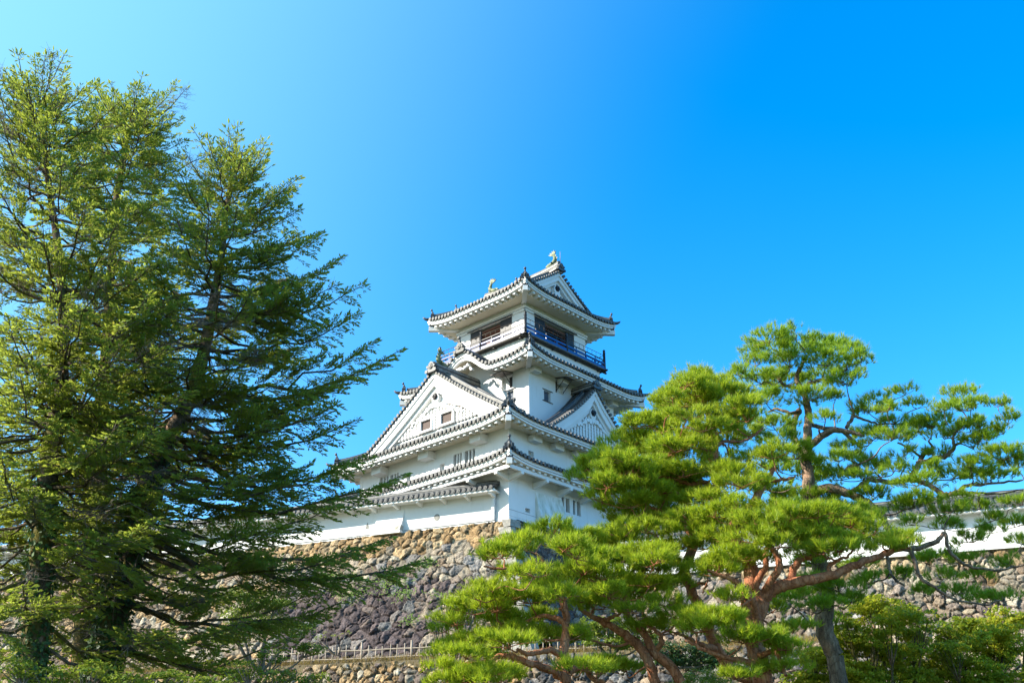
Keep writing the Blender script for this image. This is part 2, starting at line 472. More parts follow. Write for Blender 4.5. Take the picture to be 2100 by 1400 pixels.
# ---- roof builder -------------------------------------------------
class Roof:
    def __init__(s, EP, EQ, ze, prof, lift=.34, lw=2.6, hump=None):
        s.EP, s.EQ, s.ze, s.prof, s.lift, s.lw, s.hump = EP, EQ, ze, prof, lift, lw, hump
    def z(s, sd, e, d):
        E = s.EQ if sd in ('L', 'BL') else s.EP
        c = max(E - abs(e), 0.0)
        l = s.lift * max(0.0, 1 - c / s.lw) ** 2 * max(0.0, 1 - d / 2.2)
        z = s.ze + l + s.prof(max(d, 0))
        if s.hump and sd == 'L':
            hw, hh = s.hump
            if abs(e) < hw:
                z = max(z, s.ze + hh * (0.5 + 0.5 * math.cos(math.pi * e / hw)) ** 1.15)
        return z
    def cover(s, root, name, dmaxes, pitch=.31, sides=('L', 'R', 'BL', 'BR')):
        """sheet of flat tiles, round tile rows with their end discs; dmaxes[side](c) = how far the side climbs"""
        sheet, ribs, caps = MB(), MB(), MB()
        for sd in sides:
            fr = side(sd, s.EP, s.EQ)
            E = s.EQ if sd in ('L', 'BL') else s.EP
            n = int(round(2 * E / pitch))
            es = np.linspace(-E, E, n + 1)
            def column(e):
                dm = dmaxes[sd](E - abs(e))
                return [fr(e, -d, s.z(sd, e, d)) for d in np.linspace(0, max(dm, .02), 9)]
            cols = [column(e) for e in es]
            for i in range(n):
                V = cols[i] + cols[i + 1]
                sheet.add(V, [(j, j + 1, 10 + j, 9 + j) for j in range(8)], M['tile_pan'], True)
            for e in (es[:-1] + es[1:]) / 2:
                dm = dmaxes[sd](E - abs(e))
                if dm < .25:
                    continue
                m = max(4, int(dm / .45) + 2)
                ds = np.linspace(-.10, dm, m)
                V = []
                for d in ds:
                    zz = s.z(sd, e, d)
                    for a in (0, 45, 90, 135, 180):
                        r = .098
                        V.append(fr(e + r * math.cos(math.radians(a)), -d, zz + .012 + r * 1.05 * math.sin(math.radians(a))))
                F = [(i * 5 + j, i * 5 + j + 1, (i + 1) * 5 + j + 1, (i + 1) * 5 + j) for i in range(m - 1) for j in range(4)]
                ribs.add(V, F, M['tile'], True)
                zz = s.z(sd, e, 0) + .03
                ring = [fr(e + .108 * math.cos(a), .115, zz + .108 * math.sin(a)) for a in np.linspace(0, 2 * math.pi, 11)[:-1]]
                ring2 = [fr(e + .108 * math.cos(a), .06, zz + .108 * math.sin(a)) for a in np.linspace(0, 2 * math.pi, 11)[:-1]]
                caps.prism(ring, ring2, M['tile_cap'], M['tile'])
                hub = [fr(e + .045 * math.cos(a), .125, zz + .045 * math.sin(a)) for a in np.linspace(0, 2 * math.pi, 7)[:-1]]
                hub2 = [fr(e + .045 * math.cos(a), .114, zz + .045 * math.sin(a)) for a in np.linspace(0, 2 * math.pi, 7)[:-1]]
                caps.prism(hub, hub2, M['tile'])
            # drooping pan-tile lips between the round ends
            for i in range(n):
                e = es[i]
                z0 = s.z(sd, e, 0)
                sheet.add([fr(e - .09, .03, z0 + .01), fr(e + .09, .03, z0 + .01), fr(e + .07, .03, z0 - .075), fr(e, .03, z0 - .10), fr(e - .07, .03, z0 - .075)],
                          [(0, 1, 2, 3, 4)], M['tile'])
        r = sheet.build(name, root, OFF)
        ribs.build('round_tile_rows', r, OFF)
        caps.build('tile_ends', r, OFF)
        return r
    def eaves(s, parent, ov, sides=('L', 'R', 'BL', 'BR'), spacing=.47, skip=None, drop=.46, soff=.26):
        """white boards under the tile edge, rafters with square ends, soffit"""
        boards, raft, sof = MB(), MB(), MB()
        for sd in sides:
            fr = side(sd, s.EP, s.EQ)
            E = s.EQ if sd in ('L', 'BL') else s.EP
            es = np.linspace(-E, E, int(2 * E / .22) + 1)
            def edge(e, d):
                # z of tile edge, clamped along the mitre so both sides meet
                return s.z(sd, e, 0)
            def strip(mb, d0, d1, t0, t1, mat):
                # a board between depth d0..d1 inward and t0..t1 below the tile edge, mitred at the hips
                lim = lambda e, d: max(-(E - d), min(E - d, e))
                V = []
                for e in es:
                    zt = s.z(sd, e, 0)
                    for d, t in ((d0, t0), (d0, t1), (d1, t1), (d1, t0)):
                        V.append(fr(lim(e, d), -d, zt - t))
                F = [(i * 4 + j, i * 4 + (j + 1) % 4, i * 4 + 4 + (j + 1) % 4, i * 4 + 4 + j) for i in range(len(es) - 1) for j in range(4)]
                F += [(0, 1, 2, 3), tuple(len(V) - 4 + k for k in (3, 2, 1, 0))]
                mb.add(V, F, mat)
            strip(boards, .05, .30, .03, .21, M['plaster'])
            strip(boards, .10, .30, .212, .235, M['wood_grey'])
            strip(boards, .085, .30, .237, .33, M['plaster'])
            # soffit
            V = []
            nd = 6
            for e in es:
                for d, dz in ((.2, 0), (.56, 0), (.561, .16), (.8, .16), (1.1, .16), (ov + .15, .16)):
                    ee = max(-(E - d), min(E - d, e))
                    c = max(E - abs(e), 0)
                    zt = s.z(sd, e, 0)
                    if s.hump and sd == 'L' and abs(e) < s.hump[0]:
                        base = zt + soff * 0.2 * d
                    else:
                        l = s.lift * max(0.0, 1 - c / s.lw) ** 2
                        base = s.ze + l * max(0, 1 - d / 1.6) + soff * d
                    V.append(fr(ee, -d, base - .335 - dz * (0 if (s.hump and sd == 'L' and abs(e) < s.hump[0]) else 1)))
            F = [(i * nd + j, i * nd + j + 1, (i + 1) * nd + j + 1, (i + 1) * nd + j) for i in range(len(es) - 1) for j in range(nd - 1)]
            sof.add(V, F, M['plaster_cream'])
            # rafters
            n = int(2 * E / spacing)
            for k in range(n + 1):
                e = -E + (2 * E - n * spacing) / 2 + k * spacing
                c = E - abs(e)
                if c < .45 or (skip and sd == 'L' and abs(e) < skip):
                    continue
                d1 = min(.62, c - .05)
                P = []
                for d in (.20, d1):
                    l = s.lift * max(0.0, 1 - c / s.lw) ** 2 * max(0, 1 - d / 1.6)
                    zt = s.ze + l + soff * d - .33
                    for z in (zt - .17, zt + .02):
                        for x in (e - .09, e + .09):
                            P.append(fr(x, -d, z))
                raft.hexa(P, M['plaster'])
        # corner beams
        for sp in (-1, 1):
            for sq in (-1, 1):
                P = []
                for d in (.12, ov + .2):
                    cx, cy = sp * (s.EP - d), sq * (s.EQ - d)
                    l = s.lift * max(0, 1 - d / s.lw) ** 2
                    zt = s.ze + l * .55 + soff * d - .33
                    tx, ty = -sq * .105, sp * .105
                    for z in (zt - .34, zt - .02):
                        for k in (-1, 1):
                            P.append((cx + k * tx, cy + k * ty, z))
                raft.hexa(P, M['plaster'])
                P2 = []
                for d in (.16, .55):
                    cx, cy = sp * (s.EP - d), sq * (s.EQ - d)
                    l = s.lift * max(0, 1 - d / s.lw) ** 2
                    zt = s.ze + l + soff * d - .33
                    tx, ty = -sq * .13, sp * .13
                    for z in (zt - .16, zt - .005):
                        for k in (-1, 1):
                            P2.append((cx + k * tx, cy + k * ty, z))
                raft.hexa(P2, M['wood_dark'])
        boards.build('eave_boards', parent, OFF)
        raft.build('rafters', parent, OFF)
        sof.build('soffit', parent, OFF)

def ridge_bar(mb, pts, w=.17, h=.34, cap_r=.11):
    """stacked ridge: courses of tiles with pale mortar lines and a round cap"""
    pts = [np.array(p, float) for p in pts]
    secs = [(-.02, w * 1.25), (.07, w * 1.25), (.071, w), (h * .55, w), (h * .551, w * 1.12), (h * .72, w * 1.12), (h * .721, w * .92), (h, w * .92)]
    mats = [M['tile'], M['tile'], M['mortar'], M['tile'], M['tile'], M['tile'], M['mortar']]
    rows = []
    for i, p in enumerate(pts):
        t = pts[min(i + 1, len(pts) - 1)] - pts[max(i - 1, 0)]
        t[2] = 0
        t /= np.linalg.norm(t)
        nrm = np.array([-t[1], t[0], 0])
        rows.append((p, nrm))
    for k in range(len(secs) - 1):
        V = []
        for p, nrm in rows:
            for sg in (-1, 1):
                for hh, ww in (secs[k], secs[k + 1]):
                    V.append(p + nrm * sg * ww + np.array([0, 0, hh]))
        n = len(rows)
        F = []
        for i in range(n - 1):
            F += [(i * 4, i * 4 + 4, i * 4 + 5, i * 4 + 1), (i * 4 + 2, i * 4 + 3, i * 4 + 7, i * 4 + 6)]
        F += [(0, 1, 3, 2), ((n - 1) * 4, (n - 1) * 4 + 2, (n - 1) * 4 + 3, (n - 1) * 4 + 1)]
        mb.add(V, F, mats[k])
    mb.tube([p + np.array([0, 0, h + .01]) for p, _ in rows], cap_r, 8, M['tile'])

def onigawara(parent, loc, face, s=1.0, crest=True, name='ridge_end_tile', mat=None):
    """ridge-end ornament: shouldered block, side scrolls, roundel and knob; face = outward direction in plan"""
    mb = MB()
    mt = mat or M['tile']
    f = np.array([face[0], face[1], 0.0]); f /= np.linalg.norm(f)
    t = np.array([-f[1], f[0], 0.0])
    L = np.array(loc, float)
    fr = lambda e, o, z: L + t * e * s + f * o * s + np.array([0, 0, z * s])
    out = [(-.34, -.12), (.34, -.12), (.30, .10), (.22, .20), (.24, .36), (.15, .50), (0, .58), (-.15, .50), (-.24, .36), (-.22, .20), (-.30, .10)]
    mb.prism([fr(e, .13, z) for e, z in out], [fr(e, -.13, z) for e, z in out], mt)
    for sg in (-1, 1):
        for (e, z, r) in ((.36, -.02, .12), (.27, .25, .09)):
            ring = np.linspace(0, 2 * math.pi, 11)[:-1]
            mb.prism([fr(sg * e + r * math.cos(a), .16, z + r * math.sin(a)) for a in ring], [fr(sg * e + r * math.cos(a), -.12, z + r * math.sin(a)) for a in ring], mt)
    ring = np.linspace(0, 2 * math.pi, 13)[:-1]
    mb.prism([fr(.17 * math.cos(a), .19, .26 + .17 * math.sin(a)) for a in ring], [fr(.19 * math.cos(a), .12, .26 + .19 * math.sin(a)) for a in ring], M['tile_cap'], mt)
    mb.prism([fr(.07 * math.cos(a), .215, .26 + .07 * math.sin(a)) for a in ring], [fr(.07 * math.cos(a), .185, .26 + .07 * math.sin(a)) for a in ring], mt)
    if crest:
        mb.tube([fr(0, 0, .5), fr(0, .04, .66), fr(0, .08, .78)], [.10 * s, .075 * s, .07 * s], 8, mt)
        c = fr(0, .12, .86)
        mb.tube([c + f * x * s for x in (-.09, -.07, .0, .07, .09)], [.04 * s, .10 * s, .13 * s, .10 * s, .04 * s], 10, mt)
    return mb.build(name, parent, OFF)

def shachihoko(parent, loc, face, s=1.0):
    """roof fish: head on the ridge, body arched upward, fanned tail"""
    mb = MB()
    f = np.array([face[0], face[1], 0.0]); f /= np.linalg.norm(f)
    t = np.array([-f[1], f[0], 0.0])
    L = np.array(loc, float)
    P = lambda o, z, e=0: L + f * o * s + t * e * s + np.array([0, 0, z * s])
    spine = [(-.42, .06), (-.28, .12), (-.08, .16), (.10, .24), (.20, .40), (.19, .56), (.11, .70), (.06, .80)]
    rad = [.08, .15, .17, .16, .14, .105, .075, .05]
    mb.tube([P(a, b) for a, b in spine], [r * s for r in rad], 9, M['bronze'])
    tips = [(-.34, .92), (-.22, 1.04), (-.02, 1.12), (.14, 1.14), (.26, 1.02)]
    for (a, b) in tips:
        base = np.array([.07, .76]); tip = np.array([a, b])
        d = tip - base; d /= np.linalg.norm(d); nn = np.array([-d[1], d[0]])
        mid = base + (tip - base) * .55
        o = [base + nn * .04, mid + nn * .055, tip, mid - nn * .055, base - nn * .04]
        mb.prism([P(x[0], x[1], .03) for x in o], [P(x[0], x[1], -.03) for x in o], M['bronze'])
    for k in range(1, 7):                     # dorsal spines
        a, b = spine[k]
        a2, b2 = spine[k + 1]
        d = np.array([a2 - a, b2 - b]); d /= np.linalg.norm(d); nn = np.array([d[1], -d[0]])
        p0 = np.array([a, b]) + nn * rad[k] * .8; p1 = np.array([a2, b2]) + nn * rad[k + 1] * .8
        tp = (p0 + p1) / 2 + nn * .13 + d * .05
        mb.prism([P(*p0, .02), P(*p1, .02), P(*tp, .006)], [P(*p0, -.02), P(*p1, -.02), P(*tp, -.006)], M['bronze'])
    for sg in (-1, 1):                        # side fins, jaw
        mb.prism([P(-.02, .2, sg * .14), P(.08, .28, sg * .14), P(.12, .12, sg * .34)], [P(-.02, .17, sg * .14), P(.08, .25, sg * .14), P(.12, .09, sg * .34)], M['bronze'])
    mb.prism([P(-.42, .10, .08), P(-.26, .27, .06), P(-.26, .27, -.06), P(-.42, .10, -.08)], [P(-.55, .16, .06), P(-.36, .30, .04), P(-.36, .30, -.04), P(-.55, .16, -.06)], M['bronze'])
    return mb.build('roof_fish_ornament', parent, OFF)

def gable(parent, fr, zg, hw, zbase, tile_len, inner_hw, lat, hexz, wins=(), board=.40, wall_o=-.42, void_mat=None):
    """triangular gable in frame fr(e,o,z): zg(|e|) = height of its roof surface above the front plane.
    wall, curved white bargeboards in two steps, verge tile rolls, lattice, carved pendant"""
    N = 26
    es = np.linspace(-hw, hw, 2 * N + 1)
    g = MB()
    # back wall
    V, F = [], []
    for e in es:
        V += [fr(e, wall_o, zbase), fr(e, wall_o, max(zg(abs(e)) - .1, zbase + .01))]
    F = [(2 * i, 2 * i + 2, 2 * i + 3, 2 * i + 1) for i in range(2 * N)]
    g.add(V, F, M['plaster'])
    # bargeboards: strips following the roof line
    def strip(o0, o1, t0, t1, mat):
        V = []
        for e in es:
            z = zg(abs(e))
            sl = (zg(abs(e) + .05) - zg(max(abs(e) - .05, 0))) / .1
            k = math.sqrt(1 + min(abs(sl), 1.6) ** 2)
            if abs(e) < .3: k = math.sqrt(1 + .8 ** 2)
            for o, t in ((o0, t0), (o0, t1), (o1, t1), (o1, t0)):
                V.append(fr(e, o, max(z - t * k, zbase - .25)))
        F = [(i * 4 + j, i * 4 + (j + 1) % 4, i * 4 + 4 + (j + 1) % 4, i * 4 + 4 + j) for i in range(2 * N) for j in range(4)]
        g.add(V, F, mat)
    strip(.02, -.25, .06, .06 + board * .42, M['plaster'])
    strip(-.05, -.30, .06 + board * .42, .08 + board, M['plaster'])
    strip(-.20, -.40, .08 + board, .16 + board * 1.25, M['plaster'])
    gb = g.build('gable', parent, OFF)
    # base sill
    m = MB()
    ih = inner_hw
    m.box(fr, -ih * 1.32, ih * 1.32, wall_o + .002, wall_o + .10, zbase + .22, zbase + .30, M['plaster'])
    m.box(fr, -ih * 1.30, ih * 1.30, wall_o + .002, wall_o + .045, zbase + .305, zbase + .325, M['wood_grey'])
    # lattice uprights with lumpy edges
    (lz0, lzt) = lat
    n = int(2 * ih / .27)
    for k in range(n + 1):
        e = -ih + 2 * ih * k / n
        top = lz0 + (lzt - lz0) * (1 - abs(e) / ih) ** .9
        if top - lz0 < .12:
            continue
        if any(w[0] - .12 < e < w[1] + .12 for w in wins):
            ws = [w for w in wins if w[0] - .12 < e < w[1] + .12][0]
            z0 = ws[3] + .12
            if top - z0 < .1:
                continue
        else:
            z0 = lz0
        zz = np.arange(z0, top + .001, .09)
        for sgm in range(len(zz) - 1):
            w = .072 + (.022 if sgm % 2 else 0)
            m.box(fr, e - w, e + w, wall_o + .004, wall_o + .13, zz[sgm], zz[sgm + 1] - .001, M['plaster'])
    m.build('lattice', gb, OFF)
    # dark recess panel behind the lattice
    r = MB()
    tri = [(-ih - .12, lz0 - .02), (ih + .12, lz0 - .02)]
    tri += [(e, lz0 + (lzt - lz0) * (1 - abs(e) / (ih + .12)) ** .9 + .04) for e in np.linspace(ih, -ih, 13)]
    r.poly([fr(e, wall_o + .003, z) for e, z in tri], M['wood_grey'] if void_mat is None else void_mat)
    r.build('lattice_backing', gb, OFF)
    # windows
    for w in wins:
        x = MB()
        x.box(fr, w[0], w[1], wall_o + .02, wall_o + .06, w[2], w[3], M['wood_plank'])
        fo = x.build('gable_window', gb, OFF)
        y = MB()
        for (a, b, c, d) in ((w[0] - .13, w[0], w[2] - .12, w[3] + .13), (w[1], w[1] + .13, w[2] - .12, w[3] + .13), (w[0], w[1], w[3], w[3] + .13), (w[0], w[1], w[2] - .12, w[2])):
            y.box(fr, a, b, wall_o + .005, wall_o + .19, c, d, M['plaster'])
        y.build('window_frame', fo, OFF)
    # pendant: carved cloud lobes and a dark six-sided knob
    c = MB()
    rr = random.Random(3)
    ring = lambda e, z, rad, n, o: [fr(e + rad * math.cos(2 * math.pi * k / n), o, z + rad * math.sin(2 * math.pi * k / n)) for k in range(n)]
    for k in range(30):
        u = (k + .5) / 30 * 2 - 1
        e = u * ih * .62
        z = hexz - .42 - abs(u) * (hexz - lz0) * .52 + rr.uniform(-.09, .09)
        rad = rr.uniform(.07, .15) * (1.15 - .5 * abs(u))
        c.prism(ring(e, z, rad, 9, wall_o + .15 + rr.uniform(.02, .09)), ring(e, z, rad * 1.15, 9, wall_o + .02), M['plaster'])
    out = [(-.26, -.25), (-.10, -.42), (0, -.72), (.10, -.42), (.26, -.25), (.30, 0), (.16, .22), (-.16, .22), (-.30, 0)]
    c.prism([fr(e, wall_o + .22, hexz + z) for e, z in out], [fr(e * 1.1, wall_o + .02, hexz + z * 1.05) for e, z in out], M['plaster'])
    c.build('carved_pendant', gb, OFF)
    h = MB()
    h.prism(ring(0, hexz, .16, 6, wall_o + .36), ring(0, hexz, .22, 6, wall_o + .222), M['black_metal'])
    h.prism(ring(0, hexz, .06, 8, wall_o + .42), ring(0, hexz, .09, 8, wall_o + .355), M['black_metal'])
    h.build('hexagonal_knob', gb, OFF)
    # verge rolls: short round tiles pointing outward along both slopes
    v = MB()
    L = [0.0]
    step = .01
    e = 0.14
    while e < hw:
        z = zg(e)
        for sg in (-1, 1):
            cpt = lambda o: np.array(fr(sg * e, o, z + .05))
            v.tube([cpt(.13), cpt(-tile_len)], .098, 8, M['tile'])
            ringp = [np.array(fr(sg * e + .105 * math.cos(a), .14, z + .05 + .105 * math.sin(a))) for a in np.linspace(0, 2 * math.pi, 10)[:-1]]
            ringq = [np.array(fr(sg * e + .105 * math.cos(a), .10, z + .05 + .105 * math.sin(a))) for a in np.linspace(0, 2 * math.pi, 10)[:-1]]
            v.prism(ringp, ringq, M['tile_cap'], M['tile'])
        sl = abs(zg(e + .05) - zg(e)) / .05
        e += .285 / math.sqrt(1 + sl * sl)
    v.build('verge_tiles', gb, OFF)
    return gb

# ---- bodies of the storeys ---------------------------------------
H12 = (7.87, 6.19)
L3 = [(-2.62, -1.97, 17.6, 18.87), (-3.64, -2.85, 17.6, 18.87), (3.54, 4.34, 17.6, 18.90), (2.63, 3.37, 17.6, 18.87)]
L3s = [(-1.26, -.86, 17.6, 18.57, M['plaster']), (1.56, 1.94, 17.6, 18.63, M['plaster'])]
R3s = [(-6.32, -5.90, 17.6, 18.55, M['plaster']), (-2.62, -2.2, 17.6, 18.5, M['plaster']), (1.4, 1.8, 17.6, 18.5, M['plaster'])]
R1 = [(-3.61, -2.94, 15.75, 16.55), (-2.65, -2.0, 15.75, 16.56)]
R1s = [(-6.60, -6.22, 14.95, 15.30, M['plaster']), (-3.22, -2.94, 14.95, 15.28, M['plaster']), (-.78, -.42, 14.9, 15.27, M['plaster'])]
lower = body('lower_storeys', *H12, 14.25, 20.3, L3 + L3s, R1 + R1s + R3s)
for h in L3:
    bars(lower, side('L', *H12), (h[0], h[1], 17.7, h[3]))
for h in R1:
    bars(lower, side('R', *H12), h, 1, .16)
# weather boards and stone-drop bay of the ground floor
fr = side('R', *H12); frl = side('L', *H12)
m = MB()
m.box(fr, -7.9, -5.82, .002, .05, 14.62, 14.93, M['plaster']); m.box(fr, -7.9, -5.82, .002, .03, 14.96, 15.05, M['plaster'])
m.box(fr, -7.92, -5.82, .002, .07, 14.28, 14.60, M['plaster'])
m.box(fr, -7.9, -5.82, .01, .035, 14.601, 14.619, M['wood_grey']); m.box(fr, -7.9, -5.82, .01, .035, 14.931, 14.949, M['wood_grey'])
m.box(frl, -6.21, -5.0, .002, .05, 14.62, 14.93, M['plaster']); m.box(frl, -6.21, -5.0, .002, .07, 14.28, 14.60, M['plaster'])
m.box(frl, -6.2, -5.0, .01, .035, 14.601, 14.619, M['wood_grey'])
m.build('weather_boards', lower, OFF)
m = MB()
a = [fr(-5.8, .01, 16.32), fr(-3.62, .01, 16.32), fr(-5.8, .01, 14.3), fr(-3.1, .01, 14.3)]
V = []
for k in range(9):
    u = k / 8
    z = 16.32 - u * 2.0
    o = .03 + .62 * u ** 1.6
    V += [fr(-5.8, .0, z), fr(-5.75 + .04 * u, o, z), fr(-3.62 + .5 * u, o, z), fr(-3.58 + .5 * u, .0, z)]
m.add(V, [(k * 4 + j, k * 4 + j + 1, k * 4 + 5 + j, k * 4 + 4 + j) for k in range(8) for j in range(3)] + [(0, 1, 2, 3), (35, 34, 33, 32)], M['plaster_weathered'])
m.build('stone_drop_bay', lower, OFF)
# little stepped tile course low on the right face
m = MB()
for k in range(9):
    e = -7.4 + k * .2
    m.hexa([fr(x, o, z) for z in (14.40 - k * .012, 14.46 - k * .012) for o in (.07, .20) for x in (e, e + .17)], M['wood_dark'])
m.build('drip_course', lower, OFF)

H34 = (4.05, 4.22)
L34 = [(-2.9, -2.02, 23.86, 24.70, M['plaster']), (-3.0, -2.42, 23.15, 23.70, M['shutter'])]
R34 = [(-1.64, -.92, 23.90, 24.76, M['plaster']), (-2.71, -2.10, 23.08, 23.72, M['shutter'])]
mid = body('middle_storeys', *H34, 20.6, 26.2, L34, R34, depth=.22, matL=M['plaster'])
for fr_, h in ((side('L', *H34), L34[0]), (side('R', *H34), R34[0])):
    m = MB()
    sgn = 1
    e0, e1 = h[0] - .06, h[1] + .06
    m.hexa([fr_(x, o, z + dz) for dz in (0, .05) for o, z in ((.01, h[3] + .05), (.95, h[3] - .12)) for x in (e0, e1)], M['wood_grey'])
    sh = m.build('propped_shutter', mid, OFF)
    m = MB()
    for e in (h[0] + .05, h[1] - .05):
        m.tube([fr_(e, .02, h[2] + .1), fr_(e, .75, h[3] - .08)], .022, 6, M['wood_dark'])
    m.build('prop', sh, OFF)
    m = MB()
    a = h[0] if fr_(0, 0, 0)[0] != 0 else h[0]
    m.box(fr_, h[0] + .03, h[0] + (h[1] - h[0]) * .48, -.215, -.19, h[2] + .03, h[3] - .05, M['wood_dark'])
    m.build('dark_opening', mid, OFF)
for fr_, h in ((side('L', *H34), L34[1]), (side('R', *H34), R34[1])):
    m = MB()
    for k in range(6):
        e = h[0] + (h[1] - h[0]) * (k + .5) / 6
        m.box(fr_, e - .028, e + .028, -.216, -.17, h[2] + .01, h[3] - .01, M['shutter'])
    for z in (h[2] - .06, h[3] + .03):
        m.box(fr_, h[0] - .15, h[1] + .15, .002, .05, z, z + .035, M['wood_dark'])
    m.build('shutter', mid, OFF)

H5 = (3.62, 3.55)
neck = body('upper_neck', *H5, 25.0, 27.232, matL=M['plaster_weathered'])
HT = (2.98, 2.95)
top = body('top_storey', *HT, 27.3, 30.3, [(-1.86, 1.85, 27.45, 29.36, M['wood_dark'])], [(-2.07, 1.82, 27.45, 29.36, M['wood_dark'])], depth=.5)
m = MB()
for sd in ('L', 'R', 'BL', 'BR'):
    f_ = side(sd, *HT)
    E = HT[1] if sd in ('L', 'BL') else HT[0]
    m.box(f_, -E - .1, E + .1, .003, .10, 29.36, 29.50, M['plaster'])
    m.box(f_, -E - .06, E + .06, .003, .06, 29.502, 29.52, M['wood_grey'])
    m.box(f_, -E - .1, E + .1, .003, .14, 29.522, 29.66, M['plaster'])
m.build('cornice', top, OFF)
for sd, (a, b) in (('L', (-1.86, 1.85)), ('R', (-2.07, 1.82))):
    f_ = side(sd, *HT)
    mid0, mid1 = a + 1.03, b - .8
    for (x0, x1) in ((a, mid0), (mid1, b)):
        m = MB()
        m.box(f_, x0, x1, -.10, -.02, 27.46, 29.30, M['black_metal'])
        m.build('sliding_shutter', top, OFF)
    m = MB()
    m.box(f_, mid0, mid1, -.50, -.08, 29.05, 29.18, M['wood_red']); m.box(f_, mid0, mid0 + .1, -.45, -.12, 27.46, 29.05, M['wood_red'])
    m.box(f_, mid1 - .1, mid1, -.45, -.12, 27.46, 29.05, M['wood_red']); m.box(f_, mid1 - .75, mid1 - .12, -.48, -.40, 27.46, 28.7, M['wood_red'])
    m.box(f_, mid0, mid1, -.49, -.2, 28.85, 28.93, M['wood_red'])
    m.build('red_timber_frame', top, OFF)
    m = MB()
    m.box(f_, a - .15, b + .15, .102, .16, 29.34, 29.41, M['wood_dark'])
    m.build('door_rail', top, OFF)

# ---- balcony ------------------------------------------------------
bal = MB()
for sd in ('L', 'R', 'BL', 'BR'):
    f_ = side(sd, 3.9, 3.83)
    E = 3.83 if sd in ('L', 'BL') else 3.9
    bal.box(f_, -E + .002, E - .002, -1.0, .0, 27.235, 27.278, M['plaster'])
    bal.box(f_, -E - .10, E + .10, -.14, .10, 27.17, 27.23, M['wood_grey'])
    bal.box(f_, -E - .30, E + .30, -.24, -.12, 27.09, 27.165, M['wood_dark'])
    for e in np.linspace(-E + .5, E - .5, 4):
        bal.box(f_, e - .05, e + .05, -.36, -.02, 27.04, 27.088, M['wood_dark'])
balcony = bal.build('balcony', keep, OFF)
for sd in ('L', 'R', 'BL', 'BR'):
    f_ = side(sd, 3.86, 3.80)
    E = 3.80 if sd in ('L', 'BL') else 3.86
    m = MB()
    m.box(f_, -E + .06, E - .06, -.05, .06, 27.28, 27.46, M['lacquer'])
    m.box(f_, -E + .06, E - .06, -.045, .05, 27.62, 27.73, M['lacquer'])
    m.box(f_, -E + .06, E - .06, -.03, .03, 27.90, 27.95, M['black_metal'])
    for e in np.linspace(-E, E, 9)[1:-1]:
        m.box(f_, e - .05, e + .05, -.035, .045, 27.461, 27.619, M['lacquer'])
        m.box(f_, e - .03, e + .03, -.02, .02, 27.731, 27.899, M['black_metal'])
    m.build('balustrade', balcony, OFF)
    m = MB()
    m.tube([f_(-E + .06, 0, 28.27), f_(E - .06, 0, 28.27)], .018, 6, M['rail_thin'])
    for e in np.linspace(-E, E, 19)[1:-1]:
        m.tube([f_(e, 0, 27.95), f_(e, 0, 28.27)], .012, 5, M['rail_thin'])
    m.build('safety_rail', balcony, OFF)
def finial_post(x, y, z0=27.05, z1=28.42):
    m = MB()
    m.tube([(x, y, z0), (x, y, z1)], .085, 10, M['black_metal'])
    m.tube([(x, y, z1), (x, y, z1 + .03), (x, y, z1 + .06), (x, y, z1 + .10), (x, y, z1 + .17), (x, y, z1 + .23), (x, y, z1 + .29)], [.06, .11, .06, .07, .10, .07, .01], 10, M['black_metal'])
    m.build('finial_post', balcony, OFF)
for sx in (-1, 1):
    for sy in (-1, 1):
        finial_post(sx * 3.86, sy * 3.80)
finial_post(0, -3.80, 27.3, 28.30); finial_post(-3.86, 0, 27.3, 28.30)
finial_post(0, 3.80, 27.3, 28.30); finial_post(3.86, 0, 27.3, 28.30)

# ---- roofs --------------------------------------------------------
def hip_points(R, sp, sq, d0, d1, zoff=.06, n=12):
    out = []
    for d in np.linspace(d0, d1, n):
        out.append((sp * (R.EP - d), sq * (R.EQ - d), R.z('R', R.EP - d, d) + zoff))
    return out

def hips(R, root, d1, s=.75, two=True):
    for sp in (-1, 1):
        for sq in (-1, 1):
            m = MB()
            pts = hip_points(R, sp, sq, .05, d1)
            ridge_bar(m, pts[2:] if two else pts, .12, .22, .09)
            m.build('hip_ridge', root, OFF)
            onigawara(root, (sp * (R.EP - .18 * 1.6), sq * (R.EQ - .18 * 1.6), R.z('R', R.EP - .2, .2) + .10), (sp, sq), s * .62, True)
            m = MB()                         # upturned corner tip
            c = np.array((sp * R.EP, sq * R.EQ, R.z('R', R.EP, 0) + .02)); d = np.array((sp, sq, 0)) / math.sqrt(2)
            m.tube([c - d * .35 + np.array((0, 0, .03)), c + d * .02 + np.array((0, 0, .04)), c + d * .16 + np.array((0, 0, .10)), c + d * .24 + np.array((0, 0, .19))], [.11, .10, .075, .03], 8, M['tile'])
            m.build('corner_tip_tile', root, OFF)

# lowest skirt roof
RA = Roof(9.12, 7.42, 17.40, lambda d: .50 * d + .03 * d * d, .30, 2.4)
ra = RA.cover(keep, 'lower_skirt_roof', {k: (lambda c: min(c, 1.24)) for k in ('L', 'R', 'BL', 'BR')})
RA.eaves(ra, 1.2)
hips(RA, ra, 1.2, 1.15, False)
m = MB()
for sd in ('L', 'R'):                          # outriggers and the beam they carry
    f_ = side(sd, *H12)
    E = H12[1] if sd == 'L' else H12[0]
    m.box(f_, -E - .92, E + .92, .78, .94, 16.78, 16.97, M['plaster'])
    for e in np.arange(-E, E + .01, 2 * E / (6 if sd == 'L' else 8)):
        m.hexa([f_(x, o, z) for o, z in ((.0, 16.44), (0, 16.76)) for x, z2 in ((e - .1, 0), (e + .1, 0))] +
               [f_(x, 1.0, z) for z in (16.62, 16.775) for x in (e - .1, e + .1)], M['plaster'])
m.build('outriggers', ra, OFF)

